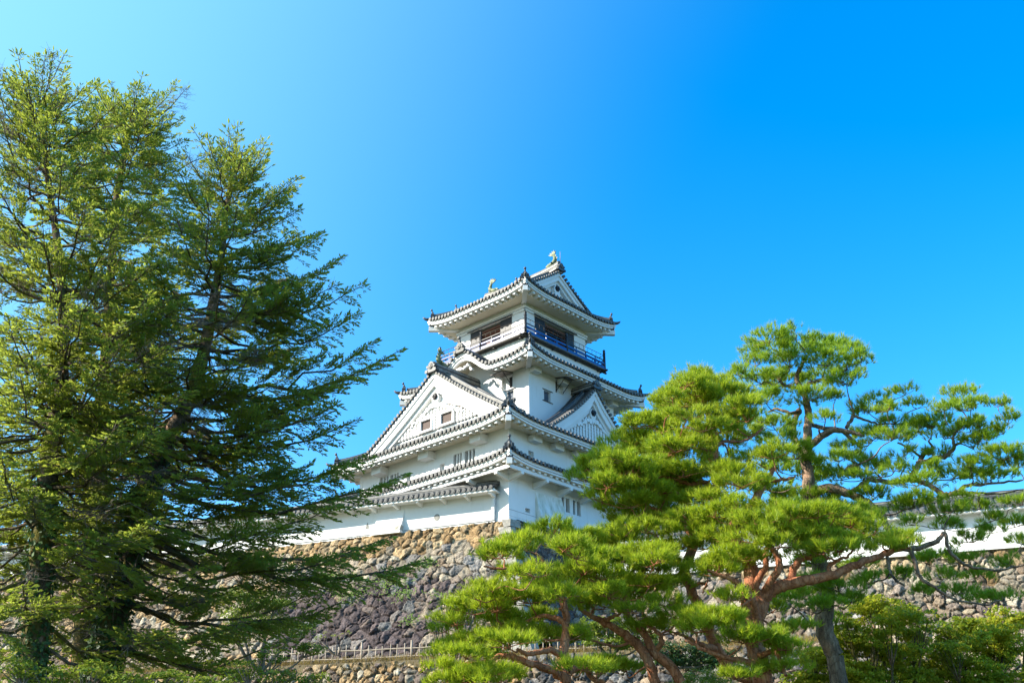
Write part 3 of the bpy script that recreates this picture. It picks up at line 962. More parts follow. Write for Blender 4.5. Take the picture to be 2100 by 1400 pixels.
# great gabled roof
RB = Roof(9.25, 7.47, 19.66, lambda d: .56 * d + .0125 * d * d, .34, 2.8)
VERGE = 1.45                                   # gable face stands this far in from the left eave
fullB = lambda c: c if c < VERGE else 7.45
rb = RB.cover(keep, 'great_gabled_roof', {'L': lambda c: min(c, 1.95), 'BL': lambda c: min(c, 1.95), 'R': fullB, 'BR': fullB}, .325)
RB.eaves(rb, 1.3, soff=.22)
for sd, e, w, o, z in [('L', e, .42, .62, 18.95) for e in (-4.25, -.09, 3.99)] + [('R', e, .36, .42, 19.02) for e in (-6.0, -4.15, -2.4, -.6, 1.2, 3.0)]:
    m = MB()
    m.box(side(sd, *H12), e - w, e + w, .0, o, z, 19.36, M['plaster'])
    m.build('bracket_box', rb, OFF)
hips(RB, rb, VERGE + .1, 1.2)
zgB = lambda e: RB.z('R', 0, 7.47 - e)
gpB = RB.EP - VERGE                            # p of the verge
frB = lambda e, o, z: (-(gpB + o), e, z)
gable(rb, frB, zgB, 6.0, 20.22, .5, 3.75, (21.0, 22.75), 23.0, wins=[(.36, 1.24, 21.14, 21.76), (-1.42, -.48, 21.14, 21.78)], board=.62)
m = MB()
zr = zgB(0)
ridge_bar(m, [(p, 0, zr + .03) for p in np.linspace(-gpB - .02, -4.0, 8)], .19, .50, .12)
for sg in (-1, 1):                            # descending ridges behind the verge
    pts = [(-gpB + .62, sg * e, zgB(e) + .05) for e in np.linspace(.5, 6.0, 14)]
    ridge_bar(m, pts, .13, .26, .09)
    pts = [(-gpB + 2.3, sg * e, zgB(e) + .05) for e in np.linspace(1.2, 5.2, 14)]
    ridge_bar(m, pts, .11, .22, .08)
m.build('great_roof_ridge', rb, OFF)
onigawara(rb, (-gpB - .12, 0, zr + .02), (-1, 0), 1.0, False)
shachihoko(rb, (-gpB + .55, 0, zr + .52), (-1, 0), 1.05)
onigawara(rb, (-gpB + .62, -5.9, zgB(5.9) + .05), (-.2, -1), .75, True)
onigawara(rb, (-gpB + .62, 5.9, zgB(5.9) + .05), (-.2, 1), .75, True)

# dormer gable on the right face
zc0 = 24.12
zgC = lambda e: zc0 - (.62 * e + .30 * (5.3 * (1 - math.exp(-e / 2.3)))) * .905
CQ = 5.95
dm = MB()
rows = []
esC = np.arange(-5.4, 5.41, .30)
for sg in (-1, 1):
    ee = np.linspace(0, 5.45, 19)
    V = []
    for e in ee:
        for q in (-CQ - .02, -3.4):
            V.append((sg * e, q, zgC(e)))
    dm.add(V, [(2 * i, 2 * i + 2, 2 * i + 3, 2 * i + 1) for i in range(len(ee) - 1)], M['tile_pan'], True)
dormer = dm.build('dormer_gable_roof', keep, OFF)
rm = MB()
for q in np.arange(-CQ + .45, -3.5, .30):
    for sg in (-1, 1):
        V = []
        ee = np.linspace(.1, 5.4, 14)
        for e in ee:
            for a in (0, 45, 90, 135, 180):
                V.append((sg * e, q + .098 * math.cos(math.radians(a)), zgC(e) + .012 + .10 * math.sin(math.radians(a))))
        rm.add(V, [(i * 5 + j, i * 5 + j + 1, i * 5 + 6 + j, i * 5 + 5 + j) for i in range(len(ee) - 1) for j in range(4)], M['tile'], True)
rm.build('round_tile_rows', dormer, OFF)
frC = lambda e, o, z: (e, -(CQ + o), z)
gable(dormer, frC, zgC, 5.45, 20.35, .42, 3.55, (20.72, 22.5), 22.6, board=.50, void_mat=M['mortar'])
m = MB()
ridge_bar(m, [(0, q, zc0 + .03) for q in np.linspace(-CQ - .02, -4.0, 6)], .17, .36, .11)
for sg in (-1, 1):
    ridge_bar(m, [(sg * e, -CQ + .66, zgC(e) + .05) for e in np.linspace(.4, 5.3, 14)], .12, .22, .085)
m.build('dormer_ridge', dormer, OFF)
onigawara(dormer, (0, -CQ - .12, zc0 + .04), (0, -1), .88, False)
onigawara(dormer, (-5.25, -CQ + .66, zgC(5.2) + .08), (-1, -.2), .7, True)

# second roof with the curved cusped gable on its left side
RD = Roof(5.62, 5.75, 25.03, lambda d: .40 * d + .03 * d * d, .36, 2.4, hump=(2.75, 1.5))
rd = RD.cover(keep, 'second_roof', {k: (lambda c: min(c, 2.15)) for k in ('L', 'R', 'BL', 'BR')}, .30)
RD.eaves(rd, 1.5, skip=2.6, soff=.2)
hips(RD, rd, 2.0, 1.15)
for e in (-3.7, -1.2, 1.3, 3.7):
    m = MB()
    m.box(side('R', *H34), e - .3, e + .3, .0, .45, 24.46, 24.84, M['plaster'])
    m.build('bracket_box', rd, OFF)
m = MB()
f_ = side('L', RD.EP, RD.EQ)
V = []
es_ = np.linspace(-2.7, 2.7, 41)
for e in es_:
    z = RD.z('L', e, 0)
    for o, t in ((-.16, .33), (-.16, .55 - .08 * abs(e)), (-.32, .55 - .08 * abs(e)), (-.32, .33)):
        V.append(f_(e, o, z - t))
m.add(V, [(i * 4 + j, i * 4 + (j + 1) % 4, i * 4 + 4 + (j + 1) % 4, i * 4 + 4 + j) for i in range(40) for j in range(4)], M['plaster'])
rr = random.Random(5)
for k in range(14):
    u = (k + .5) / 14 * 2 - 1
    e = u * .8
    z = RD.z('L', e, 0) - .92 - .1 * math.cos(6 * u) + rr.uniform(-.05, .05)
    rad = rr.uniform(.06, .11)
    ring = [2 * math.pi * i / 9 for i in range(9)]
    m.prism([f_(e + rad * math.cos(a), -.22 + rr.uniform(-.02, .05), z + rad * math.sin(a)) for a in ring], [f_(e + rad * math.cos(a), -.38, z + rad * math.sin(a)) for a in ring], M['plaster'])
m.build('cusped_gable', rd, OFF)
m = MB()
zk = RD.z('L', 0, 0)
ridge_bar(m, [(-5.62 + x, 0, zk + .04) for x in np.linspace(.05, 1.9, 5)], .14, .26, .09)
m.build('cusped_gable_ridge', rd, OFF)
onigawara(rd, (-5.66, 0, zk + .06), (-1, 0), 1.0, True, mat=M['tile_cap'])

# top roof: ridge runs front to back, gables face right and left rear
RT = Roof(4.55, 4.45, 30.26, lambda d: .56 * d + .018 * d * d, .36, 2.4)
VT = 1.12
fullT = lambda c: c if c < VT else 4.54
rt = RT.cover(keep, 'top_roof', {'R': lambda c: min(c, 1.6), 'BR': lambda c: min(c, 1.6), 'L': fullT, 'BL': fullT}, .30)
RT.eaves(rt, 1.5, soff=.12)
hips(RT, rt, VT + .1, 1.15)
gq = RT.EQ - VT
zgT = lambda e: RT.z('L', 0, 4.55 - e)
frT = lambda e, o, z: (e, -(gq + o), z)
gable(rt, frT, zgT, 3.55, 30.72, .42, 1.55, (31.02, 31.9), 32.0, board=.40, void_mat=M['mortar'])
frT2 = lambda e, o, z: (-e, gq + o, z)
gable(rt, frT2, zgT, 3.55, 30.72, .42, 1.55, (31.02, 31.9), 32.0, board=.40, void_mat=M['mortar'])
m = MB()
zt = zgT(0)
qs = np.linspace(-gq - .05, gq + .05, 17)
ridge_bar(m, [(0, q, zt + .04 + .16 * (q / gq) ** 4) for q in qs], .19, .50, .12)
for sg in (-1, 1):
    for s2 in (-1, 1):
        ridge_bar(m, [(sg * e, s2 * (gq - .6), zgT(e) + .05) for e in np.linspace(.4, 3.4, 10)], .12, .24, .085)
m.build('main_ridge', rt, OFF)
for s2 in (-1, 1):
    onigawara(rt, (0, s2 * (gq + .14), zt + .12), (0, s2), .82, False)
    shachihoko(rt, (0, s2 * (gq - .55), zt + .60), (0, s2), 1.08)
    for sg in (-1, 1):
        onigawara(rt, (sg * 3.45, s2 * (gq - .6), zgT(3.4) + .06), (sg, s2 * .15), .6, True)
m = MB()
m.tube([(.0, -gq - .12, zt + .7), (.0, -gq - .12, zt + 1.5)], [.02, .015], 6, M['bamboo'])
m.build('lightning_rod', rt, OFF)
# ================================================================== stone walls
def smooth(x, a, b):
    t = np.clip((x - a) / (b - a), 0, 1)
    return t * t * (3 - 2 * t)

def vnoise(x, y, seed):
    """cheap value noise in numpy"""
    def h(i, j):
        n = (i.astype(np.int64) * 374761393 + j.astype(np.int64) * 668265263 + seed * 1274126177) & 0x7fffffff
        n = ((n ^ (n >> 13)) * 1274126177) & 0x7fffffff
        return (n ^ (n >> 16)) / float(0x7fffffff) % 1.0
    xi, yi = np.floor(x), np.floor(y)
    fx, fy = x - xi, y - yi
    fx = fx * fx * (3 - 2 * fx); fy = fy * fy * (3 - 2 * fy)
    a, b, c, d = h(xi, yi), h(xi + 1, yi), h(xi, yi + 1), h(xi + 1, yi + 1)
    return (a * (1 - fx) + b * fx) * (1 - fy) + (c * (1 - fx) + d * fx) * fy

def fbm(x, y, seed, o=4):
    s, a, t = 0, .5, 0
    for k in range(o):
        s = s + a * vnoise(x * 2 ** k, y * 2 ** k, seed + k); t += a; a *= .5
    return s / t

def stone_wall(name, P0, t, nrm, length, height, batter, palette, seed, size=.5, res=.045, curve=1.0, bulge=.11):
    """dry fieldstone wall: one displaced sheet, one irregular rounded block per Voronoi cell"""
    r = np.random.default_rng(seed)
    nu, nv = int(length / res) + 1, int(height / res) + 1
    U, Vv = np.meshgrid(np.linspace(0, length, nu), np.linspace(0, height, nv), indexing='ij')
    sx, sy = size * 1.22, size * .92
    gx, gy = int(length / sx) + 3, int(height / sy) + 3
    ox = (np.arange(gx)[:, None] - 1 + .5 + r.uniform(-.48, .48, (gx, gy)) + .5 * (np.arange(gy)[None, :] % 2)) * sx
    oy = (np.arange(gy)[None, :] - 1 + .5 + r.uniform(-.48, .48, (gx, gy))) * sy
    # small wedge stones: extra seeds
    wgt = r.uniform(0, 1, (gx, gy))
    ex_x = ox + r.uniform(-.6, .6, (gx, gy)) * sx
    ex_y = oy + r.uniform(-.6, .6, (gx, gy)) * sy
    ex_on = r.uniform(0, 1, (gx, gy)) < .6
    main_on = r.uniform(0, 1, (gx, gy)) > .26
    # warp the lookup for crooked joints
    Uw = U + .16 * size * (fbm(U * 3 / size, Vv * 3 / size, seed + 3) - .5) * 2
    Vw = Vv + .16 * size * (fbm(U * 3 / size + 50, Vv * 3 / size, seed + 9) - .5) * 2
    iu = np.clip((Uw / sx).astype(int) + 1, 2, gx - 3); iv = np.clip((Vw / sy).astype(int) + 1, 2, gy - 3)
    best = np.full(U.shape, 1e9); bx = np.zeros_like(U); by = np.zeros_like(U); bid = np.zeros(U.shape, int)
    cand = []
    for di in (-2, -1, 0, 1, 2):
        for dj in (-2, -1, 0, 1, 2):
            a = iu + di; b = iv + dj
            cand.append((ox[a, b], oy[a, b], a * gy + b, main_on[a, b]))
            cand.append((ex_x[a, b], ex_y[a, b], gx * gy + a * gy + b, ex_on[a, b]))
    for (cx, cy, cid, on) in cand:
        d = (Uw - cx) ** 2 + ((Vw - cy) * 1.12) ** 2
        if on is not None:
            d = np.where(on, d, 1e9)
        m = d < best
        best = np.where(m, d, best); bx = np.where(m, cx, bx); by = np.where(m, cy, by); bid = np.where(m, cid, bid)
    edge = np.full(U.shape, 1e9)
    for (cx, cy, cid, on) in cand:
        dx, dy = cx - bx, (cy - by) * 1.12
        L = np.sqrt(dx * dx + dy * dy)
        mx, my = (cx + bx) / 2, (cy + by) / 2
        dd = ((mx - Uw) * dx + (my - Vw) * 1.12 * dy) / np.maximum(L, 1e-6)
        ok = L > 1e-6
        if on is not None:
            ok = ok & on
        edge = np.where(ok, np.minimum(edge, dd), edge)
    n_id = 2 * gx * gy
    tilt = r.normal(0, .11, (n_id, 2)); lift = r.uniform(-1.0, 1.0, n_id) * .045
    f1 = r.normal(0, 1, (n_id, 2)); f1 /= np.linalg.norm(f1, axis=1)[:, None]
    du, dv = Uw - bx, Vw - by
    rad = r.uniform(.05, .13, n_id)[bid]
    round_ = np.minimum(np.maximum(edge, 0) / (rad * size), 1.0)
    round_ = np.sqrt(1 - (1 - round_) ** 2)
    h = bulge * round_ + lift[bid] + tilt[bid, 0] * du + tilt[bid, 1] * dv
    for q in range(4):                              # broken flat faces
        th = r.uniform(0, 2 * np.pi, n_id); k0 = r.uniform(.02, .30, n_id) * size; k1 = r.uniform(.1, .55, n_id)
        h -= np.maximum(0, np.cos(th)[bid] * du + np.sin(th)[bid] * dv - k0[bid]) * k1[bid]
    h += (fbm(U * 3.3, Vv * 3.3, seed + 20) - .5) * .16 + (np.abs(fbm(U * 9, Vv * 9, seed + 31, 4) - .5) - .12) * -.22
    gap = smooth(edge, .0, .035)
    h = np.maximum(h, -.02) * gap - (1 - gap) * .075
    base = batter * (Vv / height) ** curve * height
    P = np.asarray(P0)[None, None, :] + U[..., None] * np.asarray(t) + (base + h)[..., None] * np.asarray(nrm)
    P[..., 2] -= Vv
    col_ = palette(U, Vv, bid, n_id, r)
    col_ = col_ * (.5 + .5 * smooth(edge, .0, .04))[..., None]
    c4 = np.concatenate([col_, np.ones(U.shape + (1,))], -1)
    idx = np.arange(nu * nv).reshape(nu, nv)
    F = np.stack([idx[:-1, :-1], idx[1:, :-1], idx[1:, 1:], idx[:-1, 1:]], -1).reshape(-1, 4)
    return np_mesh(name, P.reshape(-1, 3), F, M['stone'], colours=c4.reshape(-1, 4), smooth=True)

def pal(bands, dark_patches=None):
    """bands: (depth, list of stone colours); each stone keeps one flat colour"""
    def f(U, V, bid, n_id, r):
        out = np.zeros(U.shape + (3,))
        pick = r.uniform(0, 1, n_id)
        jit = r.uniform(.7, 1.3, n_id)
        shift = r.normal(0, .35, n_id)
        # colour group chosen per stone by its own mean position
        su = np.bincount(bid.ravel(), U.ravel(), n_id); sv = np.bincount(bid.ravel(), V.ravel(), n_id); sc = np.maximum(np.bincount(bid.ravel(), minlength=n_id), 1)
        mu, mv = su / sc, sv / sc + shift
        cc = np.zeros((n_id, 3))
        for i in range(n_id):
            for depth, cols in bands:
                if mv[i] <= depth:
                    break
            k = cols
            if dark_patches:
                for (u0, u1, v0, v1, c2) in dark_patches:
                    if u0 < mu[i] < u1 and v0 < mv[i] < v1:
                        k = c2
            cc[i] = np.array(k[int(pick[i] * len(k)) % len(k)]) * jit[i]
        return cc[bid]
    return f

TAN = [(.44, .31, .17), (.48, .35, .20), (.38, .29, .18), (.46, .36, .22), (.34, .23, .12)]
PALE = [(.40, .34, .25), (.32, .28, .22), (.42, .38, .30), (.27, .21, .155), (.35, .30, .24)]
BROWN = [(.27, .21, .165), (.33, .26, .19), (.21, .17, .15), (.40, .34, .27), (.30, .25, .21)]
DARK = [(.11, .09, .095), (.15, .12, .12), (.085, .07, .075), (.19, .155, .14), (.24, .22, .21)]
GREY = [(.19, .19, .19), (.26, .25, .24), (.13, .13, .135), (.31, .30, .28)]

U_ = np.array([math.cos(KROT), math.sin(KROT), 0.0])        # right face of the keep, going away
V_ = np.array([-math.sin(KROT), math.cos(KROT), 0.0])       # left face of the keep, going away
CORNER = np.array([KX, KY, 0]) - 7.97 * U_ - 6.30 * V_
W_ = np.array([-.92, .393, 0.0]); W_ /= np.linalg.norm(W_)    # line of the left plaster wall
WN = np.array([-.393, -.92, 0.0]); WN /= np.linalg.norm(WN)
ZT = 14.33
BAT = .42

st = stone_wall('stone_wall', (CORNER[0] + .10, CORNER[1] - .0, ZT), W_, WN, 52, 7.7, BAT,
                pal([(1.15, TAN), (2.1, PALE + GREY[1:2]), (3.2, BROWN + PALE[1:3] + GREY[:2]), (9, BROWN + DARK)], [(4.3, 12.5, 2.8, 9, DARK + DARK[:2] + GREY[:1]), (12.5, 60, .6, 9, PALE + TAN[:2])]), 11, .50)  # dark patch low on the wall puts tree shadow into the stone colour
tag(st, 'tall battered fieldstone wall with tan upper stones below the long white plaster wall', 'stone wall', 'fieldstone walls of the castle')
tag(st, kind='thing')
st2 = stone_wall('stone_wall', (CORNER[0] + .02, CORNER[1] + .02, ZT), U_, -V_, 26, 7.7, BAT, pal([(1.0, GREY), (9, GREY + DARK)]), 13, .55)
tag(st2, 'shaded blue grey fieldstone wall under the right face of the keep', 'stone wall', 'fieldstone walls of the castle')
tag(st2, kind='thing')
# dressed corner blocks, laid alternately long and short
cb = MB()
rr = random.Random(4)
for k in range(17):
    z1 = ZT - k * .45; z0 = z1 - .43
    la, lb = ((.85, .42) if k % 2 else (.45, .85))
    la *= rr.uniform(.8, 1.2); lb *= rr.uniform(.8, 1.2)
    P = []
    for z in (z0, z1):
        b = BAT * (ZT - z) + .12 + rr.uniform(-.04, .04)
        c = CORNER + WN * b - V_ * b * .98
        for (x, y) in ((0, 0), (la, 0), (0, lb), (la, lb)):
            q = c + W_ * x + U_ * y + np.array([rr.uniform(-.03, .03), rr.uniform(-.03, .03), 0])
            P.append((q[0] + rr.uniform(-.05, .05), q[1] + rr.uniform(-.05, .05), z + rr.uniform(-.04, .04)))
    cb.hexa(P, M['corner_stone'] if 'corner_stone' in M else M['mortar'])
cbo = cb.build('corner_blocks', st)

# right-hand wall: nearer, lower
RP0 = at(2090, 1118, 46.0); RP1 = at(1700, 1150, 48.8)
RD_ = RP1 - RP0; RD_[2] = 0; RD_ /= np.linalg.norm(RD_)
RN = np.array([RD_[1], -RD_[0], 0.0])
if RN[1] > 0: RN = -RN
ZR = 11.45
rs = RP0 - RD_ * 9.0
st3 = stone_wall('stone_wall', (rs[0], rs[1], ZR), RD_, RN, 30, 6.6, .36,
                 pal([(.8, TAN[2:] + PALE), (2.1, PALE + GREY[1:2]), (9, BROWN + PALE[:3])], [(16.0, 32, .9, 9, GREY + BROWN)]), 17, .48)
tag(st3, 'pale fieldstone wall on the right behind the pines, under the weathered plaster wall', 'stone wall', 'fieldstone walls of the castle')
tag(st3, kind='thing')

# low retaining wall of the terrace
TP0 = at(1010, 1352, 45.0); TP1 = at(640, 1352, 47.4)
TD = TP1 - TP0; TD[2] = 0; TD /= np.linalg.norm(TD)
TN = np.array([TD[1], -TD[0], 0.0])
if TN[1] > 0: TN = -TN
ZL = 6.55
ts = TP0 - TD * 16.0
st4 = stone_wall('stone_wall', (ts[0], ts[1], ZL), TD, TN, 46, 3.6, .40, pal([(9, TAN + BROWN[:3] + PALE[1:3])], [(0, 14.5, 0, 9, GREY + BROWN[:2])]), 23, .38, .045)
tag(st4, 'low tan stone retaining wall topped with dry grass and a bamboo fence', 'stone wall', 'fieldstone walls of the castle')
tag(st4, kind='thing')

# ------------------------------------------------------------------ ground: flat lawn in front, bank and terrace behind
def ground_z(x, y):
    b = smooth(y, 20.0, 43.5)
    return -1.6 + b * 4.9 + .25 * (fbm(x * .3 + 40, y * .3, 5) - .5)
gx = np.concatenate([np.linspace(-900, -70, 14), np.linspace(-65, 65, 80), np.linspace(70, 900, 14)])
gy = np.concatenate([np.linspace(-300, -10, 8), np.linspace(-6, 70, 70), np.linspace(80, 1500, 12)])
GX, GY = np.meshgrid(gx, gy, indexing='ij')
GZ = ground_z(GX, GY)
ii = np.arange(GX.size).reshape(GX.shape)
GF = np.stack([ii[:-1, :-1], ii[1:, :-1], ii[1:, 1:], ii[:-1, 1:]], -1).reshape(-1, 4)
gr = np_mesh('ground', np.stack([GX, GY, GZ], -1).reshape(-1, 3), GF, M['lawn'], smooth=True)
tag(gr, kind='structure')
tr = MB()
fwd = -TN
a = ts + TN * .10; b = a + TD * 46
A = [(a[0], a[1], ZL + .02), (b[0], b[1], ZL + .02), (b[0] + fwd[0] * 5, b[1] + fwd[1] * 5, ZL + .45), (a[0] + fwd[0] * 5, a[1] + fwd[1] * 5, ZL + .45)]
tr.prism(A, [(x, y, ZL - .5) for x, y, z in A], M['soil'])
tag(tr.build('terrace'), kind='structure')
# castle platform behind the walls
pf = MB()
c0 = CORNER + WN * -.2 + V_ * .0
far = CORNER + W_ * 52
A = [CORNER + U_ * .2 + V_ * .3, CORNER + U_ * 26 + V_ * .3, CORNER + U_ * 26 + V_ * 40, far + np.array([0, 30, 0]), far - WN * .25]
pf.prism([(p[0], p[1], ZT - .04) for p in A], [(p[0], p[1], ZT - 8) for p in A], M['soil'])
tag(pf.build('castle_platform'), kind='structure')

# ------------------------------------------------------------------ plaster walls with tiled coping
def wall_frame(P0, d, n):
    return lambda e, o, z: (P0[0] + d[0] * e + n[0] * o, P0[1] + d[1] * e + n[1] * o, z)

def coping(root, fr, e0, e1, zeave, rise, ov, back, pitch=.31, thick=.36):
    """two tiled slopes, ridge, white boards and small rafters"""
    sh, ri, ca = MB(), MB(), MB()
    zr = zeave + rise
    for sg, o_e, o_c in ((1, ov, -thick / 2), (-1, -thick - back, -thick / 2)):
        sh.add([fr(e0, o_e, zeave), fr(e1, o_e, zeave), fr(e1, o_c, zr), fr(e0, o_c, zr)], [(0, 1, 2, 3)], M['tile_pan'])
        n = int((e1 - e0) / pitch)
        for k in range(n):
            e = e0 + pitch * (k + .5)
            V = []
            for u in (-.04, .5, 1.0):
                o = o_e + (o_c - o_e) * u; z = zeave + rise * u - .015 * math.sin(math.pi * max(u, 0))
                for a in (0, 45, 90, 135, 180):
                    V.append(fr(e + .095 * math.cos(math.radians(a)), o, z + .01 + .10 * math.sin(math.radians(a))))
            ri.add(V, [(i * 5 + j, i * 5 + j + 1, i * 5 + 6 + j, i * 5 + 5 + j) for i in range(2) for j in range(4)], M['tile'], True)
            if sg > 0:
                ring = np.linspace(0, 2 * math.pi, 11)[:-1]
                ca.prism([fr(e + .105 * math.cos(a), o_e + .05, zeave + .03 + .105 * math.sin(a)) for a in ring], [fr(e + .105 * math.cos(a), o_e + .0, zeave + .03 + .105 * math.sin(a)) for a in ring], M['tile_cap'], M['tile'])
                ca.prism([fr(e + .045 * math.cos(a), o_e + .06, zeave + .03 + .045 * math.sin(a)) for a in ring], [fr(e + .045 * math.cos(a), o_e + .049, zeave + .03 + .045 * math.sin(a)) for a in ring], M['tile'])
                ca.poly([fr(e + pitch / 2 + x, o_e + .01, zeave + z) for x, z in ((-.09, .0), (.09, .0), (.06, -.07), (0, -.09), (-.06, -.07))], M['tile'])
    r = sh.build('tiled_coping', root)
    ri.build('round_tile_rows', r)
    ca.build('tile_ends', r)
    m = MB()
    n = max(2, int((e1 - e0) / 3))
    ridge_bar(m, [fr(e, -thick / 2, zr - .02) for e in np.linspace(e0, e1, n)], .13, .20, .085)
    m.build('coping_ridge', r)
    m = MB()
    m.box(fr, e0, e1, ov - .16, ov - .04, zeave - .17, zeave - .03, M['plaster'])
    m.box(fr, e0, e1, .0, ov - .165, zeave - .12, zeave - .05, M['plaster'])
    for e in np.arange(e0 + .3, e1 - .1, 1.42):
        m.hexa([fr(x, o, z) for o, z0 in ((.0, -.36), (ov - .12, -.26)) for z in (zeave + z0, zeave - .12) for x in (e - .07, e + .07)], M['plaster'])
    m.build('eave_boards', r)

# left wall
s0 = CORNER + W_ * .95 - WN * .30
wl = empty('plaster_wall', (s0[0], s0[1], ZT))
tag(wl, 'long white plaster wall with tiled coping running left from the keep', 'wall', 'white plaster walls')
O3 = (s0[0], s0[1], ZT)
class MBO(MB):
    pass
def local(fr, O):
    return lambda e, o, z: tuple(np.array(fr(e, o, z)) - np.array(O))
frW = local(wall_frame(s0, W_, WN), O3)
m = MB()
LEN = 50.0
m.box(frW, 0, LEN, -.36, 0, ZT, 16.0, M['plaster'])
m.build('wall_body', wl)
m = MB()
m.box(frW, -.05, LEN, .0, .09, ZT - .18, ZT + .13, M['plaster']); m.box(frW, -.06, LEN, .0, .115, ZT + .131, ZT + .16, M['mortar'])
m.build('base_ledge', wl)
m = MB()
m.box(frW, -.03, .13, .002, .12, ZT + .165, 15.75, M['plaster'])
m.build('end_post', wl)
coping(wl, frW, -.30, LEN, 16.02, .42, .78, .45)
m = MB()
ring = np.linspace(0, 2 * math.pi, 15)[:-1]
m.prism([frW(3.35 + .17 * math.cos(a), .012, 15.02 + .19 * math.sin(a)) for a in ring], [frW(3.35 + .17 * math.cos(a), .002, 15.02 + .19 * math.sin(a)) for a in ring], M['mortar'])
m.prism([frW(7.6 + x, .012, 14.86 + z) for x, z in ((-.13, 0), (.13, 0), (0, .34))], [frW(7.6 + x, .002, 14.86 + z) for x, z in ((-.13, 0), (.13, 0), (0, .34))], M['mortar'])
m.build('gun_loops', wl)
for (e0, e1) in ((5.35, 7.0), (20.0, 21.6), (34.0, 35.6)):
    m = MB()
    V = []
    n = 9
    for k in range(n):
        u = k / (n - 1)
        z = 15.72 - u * 1.27
        o = .01 + .46 * u ** 1.7
        V += [frW(e0, 0, z), frW(e0, o, z), frW(e1, o, z), frW(e1, 0, z)]
    m.add(V, [(k * 4 + j, k * 4 + j + 1, k * 4 + 5 + j, k * 4 + 4 + j) for k in (range(6)) for j in range(3)], M['plaster'])
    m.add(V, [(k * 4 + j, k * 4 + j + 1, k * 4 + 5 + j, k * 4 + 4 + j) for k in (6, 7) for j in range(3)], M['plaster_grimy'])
    m.box(frW, e0 - .06, e1 + .06, .0, .52, 14.30, 14.44, M['plaster'])
    m.build('stone_drop_bay', wl)

# right wall
s1 = RP0 - RD_ * 9.0 - RN * .25
wr = empty('plaster_wall', (s1[0], s1[1], ZR))
tag(wr, 'weathered white plaster wall with grey tiled coping behind the pines on the right', 'wall', 'white plaster walls')
O4 = (s1[0], s1[1], ZR)
frV = local(wall_frame(s1, RD_, RN), O4)
m = MB()
LR = 29.5
V = []
prof = [(0.0, 13.3), (0.0, 12.65), (.03, 12.4), (.09, 12.15), (.19, 11.92), (.33, 11.72), (.36, 11.66)]
for e in (0, LR):
    V += [frV(e, o, z) for o, z in prof] + [frV(e, -.36, 11.66), frV(e, -.36, 13.3)]
n = len(prof) + 2
m.add(V, [(i, i + 1, n + i + 1, n + i) for i in range(2)], M['plaster'])
m.add(V, [(i, i + 1, n + i + 1, n + i) for i in range(2, n - 1)] + [tuple(range(n)), tuple(range(n, 2 * n))], M['plaster_weathered'])
m.build('wall_body', wr)
m = MB()
m.box(frV, 0, LR, -.36, .40, 11.56, 11.655, M['plaster']); m.box(frV, 0, LR, -.36, .46, 11.42, 11.555, M['plaster'])
m.build('base_ledge', wr)
coping(wr, frV, 0, LR, 13.34, .62, .55, .4, .33)

# ------------------------------------------------------------------ bamboo fence on the terrace
fp = TP0 + TD * 0.0 - TN * .35
fr_ = lambda e, z: (fp[0] + TD[0] * e - fp[0], fp[1] + TD[1] * e - fp[1], z)
fence = empty('bamboo_fence', (fp[0], fp[1], ZL))
tag(fence, 'low two rail bamboo fence along the edge of the dry grass terrace', 'fence')
rr = random.Random(9)
E0, E1 = -7.0, 12.0
m = MB()
for z in (.26, .60):
    pts = [fr_(e, z + rr.uniform(-.015, .015)) for e in np.arange(E0, E1, .8)]
    m.tube(pts, .03, 6, M['bamboo'])
m.build('rails', fence)
e = E0 + .2
k = 0
while e < E1:
    m = MB()
    big = k % 7 == 3
    h = rr.uniform(.72, .86) + (.16 if big else 0)
    lean = rr.uniform(-.03, .03)
    m.tube([fr_(e, -.12), fr_(e + lean, h)], .045 if big else .026, 7, M['bamboo'])
    m.build('post', fence)
    e += rr.uniform(.30, .40)
    k += 1
# ================================================================== vegetation helpers
def unit(v):
    return v / (np.linalg.norm(v, axis=-1, keepdims=True) + 1e-9)

def needle_tufts(P, A, n, length, width, spread, r, up=0.0):
    """P (k,3) tuft roots, A (k,3) axes -> thin triangular needles, n per tuft"""
    k = len(P)
    A = np.repeat(A, n, 0)
    R = np.repeat(P, n, 0)
    d = unit(A + r.normal(0, spread, (k * n, 3)) + np.array([0, 0, up]))
    L = length * r.uniform(.65, 1.15, (k * n, 1))
    s = unit(np.cross(d, r.normal(0, 1, (k * n, 3)))) * width * .5
    root = R + unit(A) * r.uniform(-.02, .07, (k * n, 1))
    V = np.stack([root - s, root + s, root + d * L], 1)
    return V.reshape(-1, 3), np.arange(3 * k * n).reshape(-1, 3)

def blades(P, D, L, W, r):
    """two crossing diamond strips per shoot, 4 verts each"""
    k = len(P)
    x = unit(np.cross(D, r.normal(0, 1, (k, 3))))
    y = np.cross(D, x)
    out = []
    for s in (x, y):
        s = s * W[:, None] * .5
        out.append(np.stack([P, P + D * L[:, None] * .55 + s, P + D * L[:, None], P + D * L[:, None] * .55 - s], 1))
    V = np.concatenate(out, 1).reshape(-1, 3)
    return V, np.arange(len(V)).reshape(-1, 4)

def leaf_quads(P, N, size, r, aspect=.6):
    k = len(P)
    x = unit(np.cross(N, r.normal(0, 1, (k, 3))))
    y = np.cross(N, x)
    L = size * r.uniform(.6, 1.25, (k, 1))
    x = x * L * .5; y = y * L * .5 * aspect
    V = np.stack([P - x, P + y * 1.0 - x * .1, P + x, P - y * 1.0 - x * .1], 1)
    return V.reshape(-1, 3), np.arange(4 * k).reshape(-1, 4)

